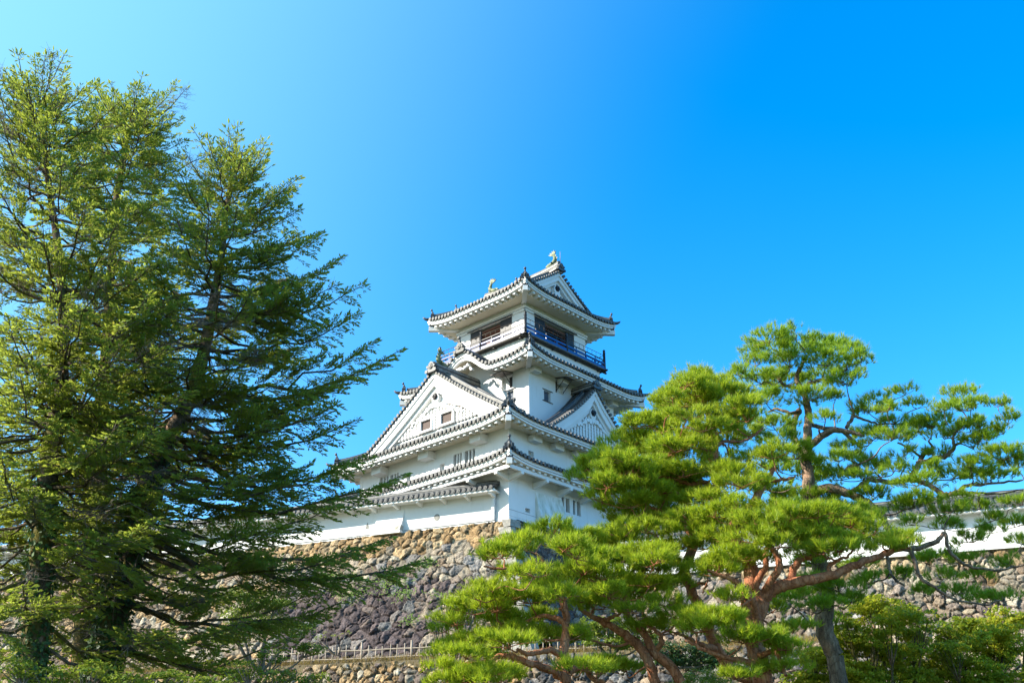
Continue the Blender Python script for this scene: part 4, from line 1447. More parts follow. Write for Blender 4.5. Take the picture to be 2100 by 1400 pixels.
def spline(pts, n):
    """Catmull-Rom through rows of pts (any width), n samples per span"""
    p = np.asarray(pts, float)
    if len(p) == 2:
        t = np.linspace(0, 1, n + 1)[:, None]
        return p[0] * (1 - t) + p[1] * t
    q = np.vstack([2 * p[0] - p[1], p, 2 * p[-1] - p[-2]])
    out = []
    for i in range(1, len(q) - 2):
        for t in np.linspace(0, 1, n, endpoint=False):
            a, b, c, d = q[i - 1], q[i], q[i + 1], q[i + 2]
            out.append(.5 * (2 * b + (c - a) * t + (2 * a - 5 * b + 4 * c - d) * t * t + (3 * b - a - 3 * c + d) * t ** 3))
    out.append(p[-1])
    return np.array(out)

class Wood:
    """limbs of one tree, collected into ONE bark mesh"""
    def __init__(s):
        s.V, s.F, s.n = [], [], 0
    def limb(s, pts, rad, sides, r, rough=.0):
        pts = np.asarray(pts, float); rad = np.asarray(rad, float)
        k = len(pts)
        T = unit(np.gradient(pts, axis=0))
        x = np.cross(T[0], [.3, .2, 1.0]) if abs(T[0][2]) < .9 else np.cross(T[0], [1.0, .1, 0])
        x /= np.linalg.norm(x)
        ang = np.linspace(0, 2 * np.pi, sides, endpoint=False)
        rows = []
        for i in range(k):
            x = x - T[i] * (x @ T[i]); x /= np.linalg.norm(x) + 1e-9
            y = np.cross(T[i], x)
            rr = rad[i] * (1 + (r.uniform(-rough, rough, sides) if rough else 0))
            rows.append(pts[i] + np.outer(np.cos(ang) * rr, x) + np.outer(np.sin(ang) * rr, y))
        V = np.concatenate(rows)
        i, j = np.meshgrid(np.arange(k - 1), np.arange(sides), indexing='ij')
        j2 = (j + 1) % sides
        F = np.stack([i * sides + j, i * sides + j2, (i + 1) * sides + j2, (i + 1) * sides + j], -1).reshape(-1, 4)
        s.V.append(V); s.F.append(F + s.n); s.n += len(V)
    def build(s, name, mat, parent):
        return np_mesh(name, np.concatenate(s.V) - np.array(parent.location), np.concatenate(s.F), mat, parent, smooth=True)

def px_path(pts, Y, n=5):
    """[(px,py,radius px[,dY])] -> smooth world path and radii"""
    w = []
    for p in pts:
        y = Y + (p[3] if len(p) > 3 else 0)
        q = at(p[0], p[1], y)
        depth = q[1] * math.cos(PITCH) + q[2] * math.sin(PITCH)
        w.append([*q, p[2] * depth / FPX])
    s = spline(w, n)
    return s[:, :3], np.maximum(s[:, 3], .004)

# ================================================================== pines
def pine(name, label, cat, group, Y, paths, pads, bark, needles, seed, depth=1.7, needle=.165, nper=17, dens=1.0, foot=None, clump=.13, grow=1.1, slim=.86):
    r = np.random.default_rng(seed)
    base = at(paths[0][0][0], paths[0][0][1], Y)
    fx, fy = (base[0], base[1]) if foot is None else foot
    gz = float(ground_z(np.array(fx), np.array(fy)))
    root = empty(name, (fx, fy, gz))
    tag(root, label, cat, group)
    wood = Wood()
    skel = []
    for k, path in enumerate(paths):
        pts, rad = px_path(path, Y)
        rad = rad * slim
        if k == 0:                                   # carry the trunk down to the ground
            low = spline(np.array([[fx, fy, gz - .3], [(fx + pts[0][0]) / 2 + .05, (fy + pts[0][1]) / 2, (gz + pts[0][2]) / 2], pts[0]]), 5)
            wood.limb(low, np.linspace(rad[0] * 1.5, rad[0] * 1.0, len(low)), 12, r, .06)
        pts = pts + r.normal(0, .012, pts.shape)
        wood.limb(pts, rad, 10 if rad[0] > .08 else 7, r, .07)
        skel.append(np.column_stack([pts, rad]))
    S = np.concatenate(skel)
    # pads: centre pixel, half-width and half-height in pixels -> flattened clouds with their own depth
    C = []
    for i, p in enumerate(pads):
        dy = p[4] if len(p) > 4 else r.uniform(-1, 1) * depth
        q = at(p[0], p[1], Y + dy)
        dd = q[1] * math.cos(PITCH) + q[2] * math.sin(PITCH)
        C.append([*q, grow * p[2] * dd / FPX, grow * .92 * p[3] * dd / FPX])
    C = np.array(C)
    order = np.argsort(np.min(np.linalg.norm(C[:, None, :3] - S[None, ::3, :3], axis=2), axis=1))
    tP, tA = [], []
    for i in order:
        c, rx, rz = C[i, :3], C[i, 3], C[i, 4]
        foot_ = c - np.array([0, 0, rz * .55])
        d = np.linalg.norm((S[:, :3] - foot_) * np.array([1, 1, 1.15]), axis=1) + np.where(S[:, 2] > foot_[2] + .15, .9, 0) + np.where(S[:, 3] < .02, .15, 0)
        j = int(np.argmin(d))
        a = S[j, :3]
        L = np.linalg.norm(foot_ - a)
        r0 = min(S[j, 3] * .75, .014 + .012 * L)
        mid1 = a + (foot_ - a) * .35 + r.normal(0, .07 * L, 3) - np.array([0, 0, .04 * L])
        mid2 = a + (foot_ - a) * .7 + r.normal(0, .06 * L, 3) - np.array([0, 0, .06 * L])
        s = spline(np.array([a, mid1, mid2, foot_]), 4)
        rad = np.linspace(r0, .011, len(s))
        wood.limb(s, rad, 6, r, .08)
        S = np.vstack([S, np.column_stack([s[2:], rad[2:]])])
        # twigs fan out to clumps, tufts sit on the clumps
        ry = rx * r.uniform(.75, 1.0)
        nc = max(8, int(rx * ry / clump ** 2 * 1.55 * dens))
        ang = r.uniform(0, 2 * np.pi, nc); rho = np.sqrt(r.uniform(0, 1, nc))
        off = np.column_stack([np.cos(ang) * rho * rx, np.sin(ang) * rho * ry, rz * (.75 * np.sqrt(np.maximum(0, 1 - rho ** 2)) - .25) + r.normal(0, rz * .22, nc)])
        off *= (1 + .18 * np.sin(3 * ang + i))[:, None]
        K = c + off
        for kk in K[:: 4 if nc > 16 else 2]:
            m = foot_ + (kk - foot_) * .5 + r.normal(0, .03, 3) - np.array([0, 0, .02])
            wood.limb(np.array([foot_, m, kk - np.array([0, 0, .02])]), [.010, .008, .004], 4, r)
        nt = r.integers(5, 10, nc)
        q = np.repeat(K, nt, 0) + r.normal(0, 1, (nt.sum(), 3)) * np.array([clump * .55, clump * .55, clump * .25])
        ax = unit((q - (c - np.array([0, 0, rz * 1.6 + .12]))) * np.array([1, 1, 1.0]) + r.normal(0, .08, q.shape))
        ax = unit(ax + np.array([0, 0, .45]))
        tP.append(q); tA.append(ax)
    P, A = np.concatenate(tP), np.concatenate(tA)
    V, F = needle_tufts(P, A, nper, needle, .0125, .55, r, .10)
    print(name, 'tufts', len(P))
    wood.build('trunk', bark, root)
    np_mesh('crown', V - np.array(root.location), F, needles, root)
    return root, len(P)

PG = 'pines on the slope before the castle'
# ---- front left red pine
p3 = [[(1160, 1400, 14), (1155, 1350, 13), (1160, 1300, 11), (1160, 1255, 9), (1146, 1215, 8, .2), (1125, 1178, 7, .3), (1112, 1148, 5, .3), (1098, 1135, 3, .4)],
      [(1152, 1385, 11), (1110, 1365, 9, -.3), (1060, 1350, 8, -.5), (1030, 1343, 7, -.6), (992, 1358, 5, -.8), (940, 1362, 4, -.9), (915, 1372, 2, -1)],
      [(1158, 1342, 9), (1120, 1333, 7, -.4), (1085, 1340, 6, -.6), (1060, 1332, 4, -.7)],
      [(1160, 1275, 8), (1122, 1262, 6, .3), (1075, 1275, 5, .5), (1030, 1284, 4, .6), (980, 1292, 3, .7), (938, 1302, 2, .8)],
      [(1125, 1178, 7, .3), (1100, 1152, 6, -.2), (1068, 1160, 4, -.4), (1030, 1166, 3, -.5), (990, 1160, 2, -.6)],
      [(1163, 1375, 10), (1198, 1368, 8, .3), (1216, 1392, 6, .4), (1240, 1398, 4, .5)]]
d3 = [(1133,1088,45,16),(1072,1117,50,18),(1030,1136,50,16),(1000,1145,28,12),(1156,1120,40,16),(1182,1136,40,18),(1224,1143,40,18),(1095,1174,40,14),(1057,1182,35,14),(1148,1178,40,16),(1118,1208,45,16),(1042,1223,50,16),(1194,1170,40,16),(1088,1227,50,16),(1156,1223,40,14),(974,1250,55,18),(936,1272,40,18),(1012,1246,40,16),(913,1288,25,12),(1030,1272,45,14),(1072,1295,45,14),(1118,1307,50,16),(1042,1318,55,16),(1004,1310,40,14),(1171,1303,35,14),(947,1322,40,14),(917,1337,40,14),(955,1343,45,12),(909,1371,35,12),(993,1379,50,14),(947,1390,40,14),(1034,1386,40,12),(1194,1367,40,12),(1224,1375,35,12),(1010,1205,30,12),(985,1225,30,12),(1105,1265,40,12),(1000,1345,30,10),(1010,1395,45,12),(920,1400,40,12)]
pine('red_pine', 'smaller red barked pine in front of the stone wall, left of the other pines', 'pine tree', PG, 21.0, p3, d3, M['bark_red'], M['pine_red_needles'], 31, 1.3)
# ---- curving pair between
p4 = [[(1345, 1400, 12), (1320, 1338, 12), (1293, 1309, 11), (1267, 1291, 9), (1236, 1274, 8), (1212, 1262, 6), (1187, 1246, 4)],
      [(1396, 1400, 13), (1380, 1370, 12), (1340, 1335, 11), (1325, 1305, 9), (1298, 1272, 7), (1277, 1246, 7), (1268, 1232, 5), (1247, 1225, 3)],
      [(1345, 1335, 8), (1358, 1318, 6, -.2), (1352, 1300, 5, -.3), (1325, 1275, 4, -.4), (1317, 1252, 3, -.4)],
      [(1277, 1246, 6), (1283, 1215, 5, .3), (1262, 1180, 4, .4), (1285, 1140, 3, .5)],
      [(1236, 1274, 6), (1262, 1262, 4, -.3), (1290, 1245, 3, -.5), (1330, 1232, 2, -.6)],
      [(1268, 1232, 5), (1300, 1190, 4, .6), (1340, 1150, 4, .8), (1370, 1120, 3, .8)]]
d4 = [(1190,1105,45,18),(1215,1125,40,14),(1208,1113,40,16),(1246,1109,30,14),(1284,1113,45,16),(1332,1137,55,14),(1255,1151,45,16),(1341,1151,45,12),(1208,1141,45,16),(1351,1166,45,14),(1293,1162,45,16),(1284,1195,50,16),(1236,1179,40,16),(1332,1195,45,14),(1370,1198,35,12),(1189,1185,40,16),(1284,1206,50,14),(1198,1215,45,14),(1246,1217,40,12),(1341,1210,40,12),(1217,1240,45,14),(1303,1251,35,10),(1331,1288,45,14),(1398,1282,35,12),(1179,1305,25,12),(1236,1366,55,12),(1284,1371,35,10),(1224,1185,40,16),(1186,1227,35,14),(1408,1263,50,14),(1365,1235,35,12),(1260,1235,35,12),(1300,1225,35,12)]
pine('red_pine', 'red pine with two slim curving trunks leaning left at the bottom centre', 'pine tree', PG, 22.3, p4, d4, M['bark_red'], M['pine_red_needles'], 32, 1.3)
# ---- tall red pine, leaning trunk and broad left crown
p5 = [[(1548, 1398, 17), (1503, 1373, 15), (1472, 1332, 14), (1440, 1258, 14), (1417, 1209, 12), (1404, 1172, 12), (1415, 1135, 11), (1440, 1090, 11), (1463, 1040, 11), (1468, 1000, 10), (1463, 950, 11), (1465, 905, 9), (1460, 870, 7), (1452, 850, 6), (1447, 828, 4), (1440, 800, 3)],
      [(1466, 1005, 8), (1442, 988, 6, -.3), (1418, 992, 5, -.5), (1390, 985, 4, -.6), (1367, 978, 3, -.8), (1330, 985, 2, -1)],
      [(1463, 962, 7), (1430, 965, 5, .2), (1400, 955, 4, .3), (1372, 945, 3, .4), (1340, 960, 2, .6)],
      [(1463, 910, 6), (1440, 900, 5, -.2), (1410, 890, 4, -.4), (1385, 878, 3, -.4), (1355, 890, 2, -.6)],
      [(1462, 880, 5), (1435, 875, 4, .3), (1420, 865, 3, .4), (1395, 895, 2, .6), (1345, 905, 2, .8), (1310, 890, 2, .9)],
      [(1465, 915, 6), (1490, 905, 4, .2), (1520, 905, 3, .3), (1550, 890, 3, .4), (1565, 875, 2, .4)],
      [(1404, 1175, 7), (1390, 1150, 5, -.3), (1362, 1120, 4, -.5), (1330, 1090, 3, -.7), (1290, 1075, 2, -.9)],
      [(1430, 1110, 7), (1395, 1075, 5, .2), (1350, 1045, 4, .3), (1300, 1030, 3, .3), (1250, 1010, 2, .2), (1215, 985, 2, 0)],
      [(1440, 1085, 6), (1420, 1050, 4, -.3), (1408, 1020, 4, -.4), (1385, 1010, 3, -.5)],
      [(1405, 1175, 6), (1375, 1185, 5, -.5), (1360, 1190, 4, -.6), (1340, 1195, 2, -.8)],
      [(1417, 1209, 6), (1435, 1195, 4, -.3), (1447, 1200, 3, -.4), (1440, 1215, 2, -.5)],
      [(1470, 1330, 9), (1445, 1325, 7, -.6), (1420, 1312, 5, -.8), (1395, 1300, 3, -1.0), (1360, 1290, 2, -1.2)]]
d5 = [(1278,893,14,12),(1305,904,35,14),(1267,915,35,14),(1252,933,35,14),(1204,955,28,14),(1230,946,35,14),(1194,977,28,18),(1223,975,30,14),(1305,872,28,12),(1326,866,40,14),(1351,873,45,16),(1341,889,35,12),(1414,776,26,12),(1433,770,20,16),(1408,786,36,14),(1437,784,40,16),(1465,788,28,14),(1398,803,35,14),(1379,812,16,10),(1427,805,35,14),(1469,805,48,18),(1500,809,36,14),(1398,826,50,16),(1375,834,18,12),(1437,824,45,14),(1484,830,55,18),(1522,834,40,16),(1379,852,45,16),(1408,854,40,14),(1360,864,40,14),(1484,847,40,14),(1503,864,40,14),(1532,858,35,14),(1398,881,35,10),(1446,877,40,12),(1475,881,35,12),(1522,883,45,14),(1379,905,40,14),(1427,904,45,14),(1385,919,55,16),(1446,915,35,12),(1360,927,40,16),(1494,906,40,10),(1332,940,50,16),(1398,931,45,14),(1303,927,35,14),(1494,940,25,10),(1293,946,50,14),(1446,955,35,10),(1267,965,45,16),(1303,963,45,14),(1351,960,45,14),(1484,965,40,14),(1398,969,55,16),(1513,973,40,16),(1284,982,55,16),(1246,992,40,16),(1332,982,50,16),(1379,986,45,14),(1522,994,40,16),(1455,982,25,10),(1236,1021,30,18),(1274,1017,50,18),(1322,1008,55,16),(1370,1004,50,14),(1427,1008,35,10),(1255,1046,30,14),(1293,1032,45,16),(1332,1034,40,14),(1389,1030,50,14),(1437,1027,50,14),(1303,1067,50,18),(1341,1063,50,16),(1379,1063,45,14),(1418,1067,50,16),(1274,1092,40,16),(1322,1084,45,14),(1370,1084,45,16),(1418,1094,45,18),(1456,1078,50,16),(1379,1122,40,14),(1446,1118,45,14),(1398,1166,35,14),(1446,1166,35,12)]
pine('red_pine', 'tall red pine with a leaning orange trunk and broad crown next to the keep', 'pine tree', PG, 24.0, p5, d5, M['bark_red'], M['pine_red_needles'], 33, 1.7)
# ---- main forked red pine
p1 = [[(1566, 1400, 24), (1555, 1350, 23), (1546, 1310, 24), (1543, 1275, 27), (1537, 1240, 22), (1540, 1190, 18), (1535, 1150, 16), (1514, 1112, 15), (1500, 1088, 13), (1520, 1060, 11, .4), (1543, 1037, 11, .6), (1560, 1003, 9, .7), (1572, 985, 7, .7), (1588, 960, 5, .7)],
      [(1545, 1285, 20), (1558, 1245, 20, -.1), (1572, 1218, 17, -.2), (1598, 1202, 15, -.3), (1640, 1192, 13, -.4), (1700, 1180, 11, -.5), (1760, 1155, 9, -.6), (1815, 1135, 7, -.6), (1858, 1119, 5, -.6)],
      [(1618, 1198, 9, -.3), (1628, 1168, 9, -.3), (1640, 1148, 8, -.3), (1665, 1140, 6, -.4), (1682, 1134, 4, -.4)],
      [(1700, 1180, 6, -.5), (1704, 1158, 5, -.5), (1722, 1146, 4, -.6), (1740, 1138, 3, -.6), (1752, 1125, 2, -.7)],
      [(1562, 1232, 11, -.1), (1578, 1195, 9, -.4), (1598, 1160, 9, -.6), (1592, 1135, 7, -.6), (1575, 1118, 6, -.7), (1558, 1098, 4, -.8)],
      [(1556, 1240, 9, -.1), (1553, 1195, 8, -.3), (1570, 1160, 7, -.3), (1571, 1128, 6, -.3), (1590, 1095, 4, -.4), (1612, 1080, 3, -.4)],
      [(1553, 1275, 11, -.3), (1545, 1235, 9, -.6), (1522, 1202, 8, -.7), (1498, 1186, 6, -.8), (1450, 1168, 3, -.9)],
      [(1520, 1198, 5, -.7), (1492, 1205, 4, -.9), (1480, 1208, 3, -1.0)],
      [(1560, 1365, 9, -.3), (1530, 1355, 8, -.6), (1490, 1348, 6, -.9), (1440, 1330, 5, -1.1), (1405, 1312, 3, -1.2)],
      [(1555, 1345, 8, -.3), (1590, 1335, 6, -.5), (1605, 1360, 5, -.6), (1612, 1385, 4, -.6)],
      [(1572, 985, 5, .7), (1590, 985, 4, .5), (1615, 982, 4, .4), (1632, 975, 2, .4)]]
d1 = [(1549,939,40,14),(1585,933,40,14),(1496,968,35,14),(1520,992,45,14),(1588,1049,60,16),(1549,1067,45,16),(1624,1058,50,14),(1564,1085,55,16),(1615,1082,50,14),(1663,1076,45,14),(1698,1088,45,14),(1543,1106,45,14),(1627,1106,35,12),(1675,1055,45,12),(1713,1052,40,12),(1758,1049,35,12),(1773,1070,30,14),(1764,1106,40,12),(1734,1109,35,14),(1687,1130,40,12),(1654,1120,35,12),(1505,1144,50,14),(1535,1136,35,12),(1465,1023,35,12),(1465,1052,45,16),(1503,1042,45,14),(1475,1101,45,14),(1532,1074,45,18),(1513,1147,45,16),(1475,1153,40,14),(1465,1267,50,16,-1.2),(1455,1286,45,14,-1.3),(1499,1278,25,12,-1.2),(1522,1309,50,16,-1.2),(1512,1387,40,12,-1.3),(1475,1172,45,14),(1500,1160,40,12),(1551,1308,45,14,-1.3),(1581,1311,40,14,-1.0),(1611,1326,40,12,-.9),(1626,1290,40,12,.6),(1605,1371,45,14,-.5),(1840,1105,35,12,-.6),(1870,1118,28,12,-.7),(1815,1125,25,10,-.6),(1640,1100,40,12),(1590,1118,35,11),(1600,1345,30,10,-.5),(1430,1290,35,12,-1.2),(1720,1125,34,11),(1790,1090,30,11),(1745,1075,36,12),(1680,1100,38,12),(1590,1090,40,13),(1640,1130,34,11),(1500,1225,36,11,-.9),(1580,1250,30,10,.8),(1560,1150,34,11,.6)]
pine('red_pine', 'main red pine with a thick forked trunk and a long right limb', 'pine tree', PG, 22.0, p1, d1, M['bark_red'], M['pine_red_needles'], 34, 1.2)
# ---- black pine behind
p2 = [[(1712, 1345, 21.6), (1690, 1285, 23.4), (1694, 1220, 21.4), (1680, 1160, 20.0), (1668, 1090, 19.2), (1662, 1020, 18.4), (1655, 960, 14.4), (1655, 910, 12.0), (1657, 870, 10.4), (1658, 845, 9.6), (1652, 815, 8.0), (1642, 798, 8.0), (1634, 775, 5.6), (1640, 755, 4.8), (1650, 740, 3.2), (1660, 722, 2.4)],
      [(1655, 940, 9.6), (1632, 905, 8.0, .3), (1628, 865, 7.2, .4), (1640, 842, 6.4, .3), (1628, 848, 4.8, .5), (1605, 842, 4.0, .6), (1590, 838, 3.2, .7), (1575, 845, 2.4, .8)],
      [(1640, 842, 4.8, .3), (1615, 852, 4.0, .1), (1606, 866, 3.2, 0)],
      [(1660, 915, 9.6), (1685, 895, 8.8, -.2), (1706, 882, 8.0, -.3), (1730, 884, 6.4, -.4), (1755, 888, 4.8, -.5), (1770, 895, 3.2, -.5)],
      [(1665, 870, 5.6, .2), (1685, 877, 5.6, .4), (1712, 880, 4.8, .5), (1735, 890, 4.8, .6), (1758, 912, 4.8, .6), (1766, 920, 3.2, .6)],
      [(1735, 878, 4.8, -.4), (1745, 862, 4.8, -.4), (1750, 853, 4.0, -.3), (1770, 860, 3.2, -.2), (1800, 868, 2.4, 0), (1850, 868, 1.6, .2)],
      [(1640, 798, 5.6), (1665, 785, 4.8, -.3), (1690, 778, 4.0, -.5), (1730, 785, 2.4, -.6)],
      [(1645, 795, 4.8), (1610, 790, 4.0, -.3), (1585, 768, 3.2, -.3), (1545, 768, 2.4, -.4)],
      [(1668, 1010, 12.8), (1700, 1000, 12.0, -.3), (1745, 1012, 11.2, -.6), (1785, 1035, 9.6, -.9), (1806, 1052, 9.6, -1.0), (1818, 1078, 8.0, -1.1), (1828, 1100, 7.2, -1.2), (1838, 1125, 6.4, -1.2), (1880, 1122, 7.2, -1.3), (1922, 1110, 6.4, -1.4)],
      [(1922, 1110, 6.4, -1.4), (1938, 1092, 4.8, -1.4), (1943, 1118, 4.8, -1.5), (1958, 1140, 4.8, -1.5), (1988, 1160, 4.0, -1.6), (2050, 1168, 3.2, -1.7), (2110, 1155, 2.4, -1.8)],
      [(1866, 1122, 6.4, -1.3), (1878, 1158, 5.6, -1.4), (1888, 1185, 4.8, -1.5), (1918, 1205, 4.0, -1.6), (1965, 1232, 3.2, -1.7), (2030, 1240, 2.4, -1.8)],
      [(1820, 1140, 4.8, -1.2), (1826, 1170, 4.0, -1.3), (1835, 1185, 3.2, -1.4), (1855, 1200, 2.4, -1.5)],
      [(1745, 1010, 7.2, -.6), (1785, 985, 6.4, -.2), (1830, 988, 6.4, .2), (1866, 980, 7.2, .4), (1880, 958, 7.2, .5), (1895, 930, 5.6, .5), (1912, 918, 4.0, .5), (1905, 905, 2.4, .5)],
      [(1880, 950, 6.4, .5), (1910, 942, 5.6, .3), (1940, 935, 5.6, .2), (1957, 915, 4.8, .1), (1955, 895, 3.2, .1), (1985, 862, 2.4, 0)],
      [(1866, 982, 7.2, .4), (1900, 990, 7.2, 0), (1930, 1010, 6.4, -.3), (1955, 1012, 5.6, -.5), (1985, 995, 4.8, -.7), (2035, 990, 3.2, -.8), (2095, 985, 2.4, -.9)],
      [(1955, 1012, 4.8, -.5), (2000, 1010, 3.2, -.6), (2040, 1012, 2.4, -.7), (2100, 1005, 1.6, -.8)],
      [(1720, 975, 4.8, -.3), (1745, 956, 4.0, -.4), (1760, 955, 4.0, -.4), (1760, 972, 2.4, -.4)],
      [(1957, 915, 3.2, .1), (1985, 895, 3.2, .4), (2015, 880, 3.2, .6), (2040, 872, 2.4, .7)],
      [(1840, 905, 2.4, .3), (1872, 925, 3.2, .4), (1890, 938, 3.2, .5)]]
d2 = [(1575,694,30,17),(1630,690,26,14),(1545,718,26,14),(1600,722,40,14),(1655,712,42,18),(1698,714,32,16),(1742,724,32,18),(1765,736,16,12),(1548,743,33,16),(1620,745,30,14),(1690,740,40,16),(1735,752,28,12),(1515,765,20,10),(1560,780,42,13),(1605,785,40,15),(1680,775,42,15),(1735,780,30,14),(1655,815,38,14),(1570,820,32,12),(1712,815,17,10),(1692,860,20,8),(1800,820,20,9),(1852,806,20,10),(1780,840,34,9),(1880,832,22,10),(1835,866,22,6),(1820,838,18,7),(1965,812,34,13),(1935,838,20,11),(1990,835,32,11),(2045,827,20,12),(2065,862,22,14),(1915,868,42,12),(1880,880,32,11),(1965,880,32,11),(2010,870,18,8),(1790,895,38,12),(1830,895,32,11),(2000,905,32,9),(1935,895,26,9),(2050,885,12,10),(1738,920,17,8),(2060,935,46,11),(1990,955,32,9),(2085,955,30,11),(1790,955,32,11),(1835,960,22,8),(1960,975,42,9),(2030,980,38,9),(1880,990,36,11),(1795,1014,36,9),(1872,1035,48,11),(1950,1045,32,9),(2010,1040,20,6),(1865,1070,22,11),(1822,1110,30,11),(1870,1110,26,10),(1930,1078,28,8),(2040,1062,22,7),(2030,1090,20,6),(1985,1107,28,8),(1922,1142,32,9),(1985,1148,22,6),(2082,1155,28,11),(1786,1190,30,11),(1932,1182,22,9),(1962,1214,28,7),(2012,1227,22,7),(2062,1227,28,7),(1630,933,40,14),(1654,960,40,14),(1668,977,34,12),(1722,977,38,12),(1627,1025,42,15),(1675,1022,42,15),(1600,905,38,12),(1590,875,32,11),(1560,860,26,9),(1611,1229,30,10),(1641,1220,38,12),(1686,1245,32,10),(1695,1275,18,11),(1900,1150,24,7),(1760,1160,28,8),(1580,1000,36,12),(1600,960,34,12),(1645,1060,36,12),(1700,1040,30,10),(1705,1075,34,11,-.8),(1670,1150,34,11,-.6),(1720,1205,34,11,-.8),(1660,1190,30,10,-.9),(1745,1230,30,9,-.6),(1700,1110,36,11,-.9),(1745,940,28,9),(1770,975,30,9),(1720,940,24,9),(1850,930,24,9),(1905,960,26,9),(1925,930,24,8),(2095,1030,26,9),(2080,1075,26,9),(1975,1020,26,8),(1760,1130,30,10),(2095,1110,24,9),(1850,1180,26,8),(1895,1215,26,8),(2000,1180,26,7)]
pine('black_pine', 'tall dark barked pine behind the red pines with long arms to the right edge', 'pine tree', PG, 27.0, p2, d2, M['bark_black'], M['pine_black_needles'], 35, 1.6, needle=.19, nper=17, clump=.15, grow=1.22, slim=.8)

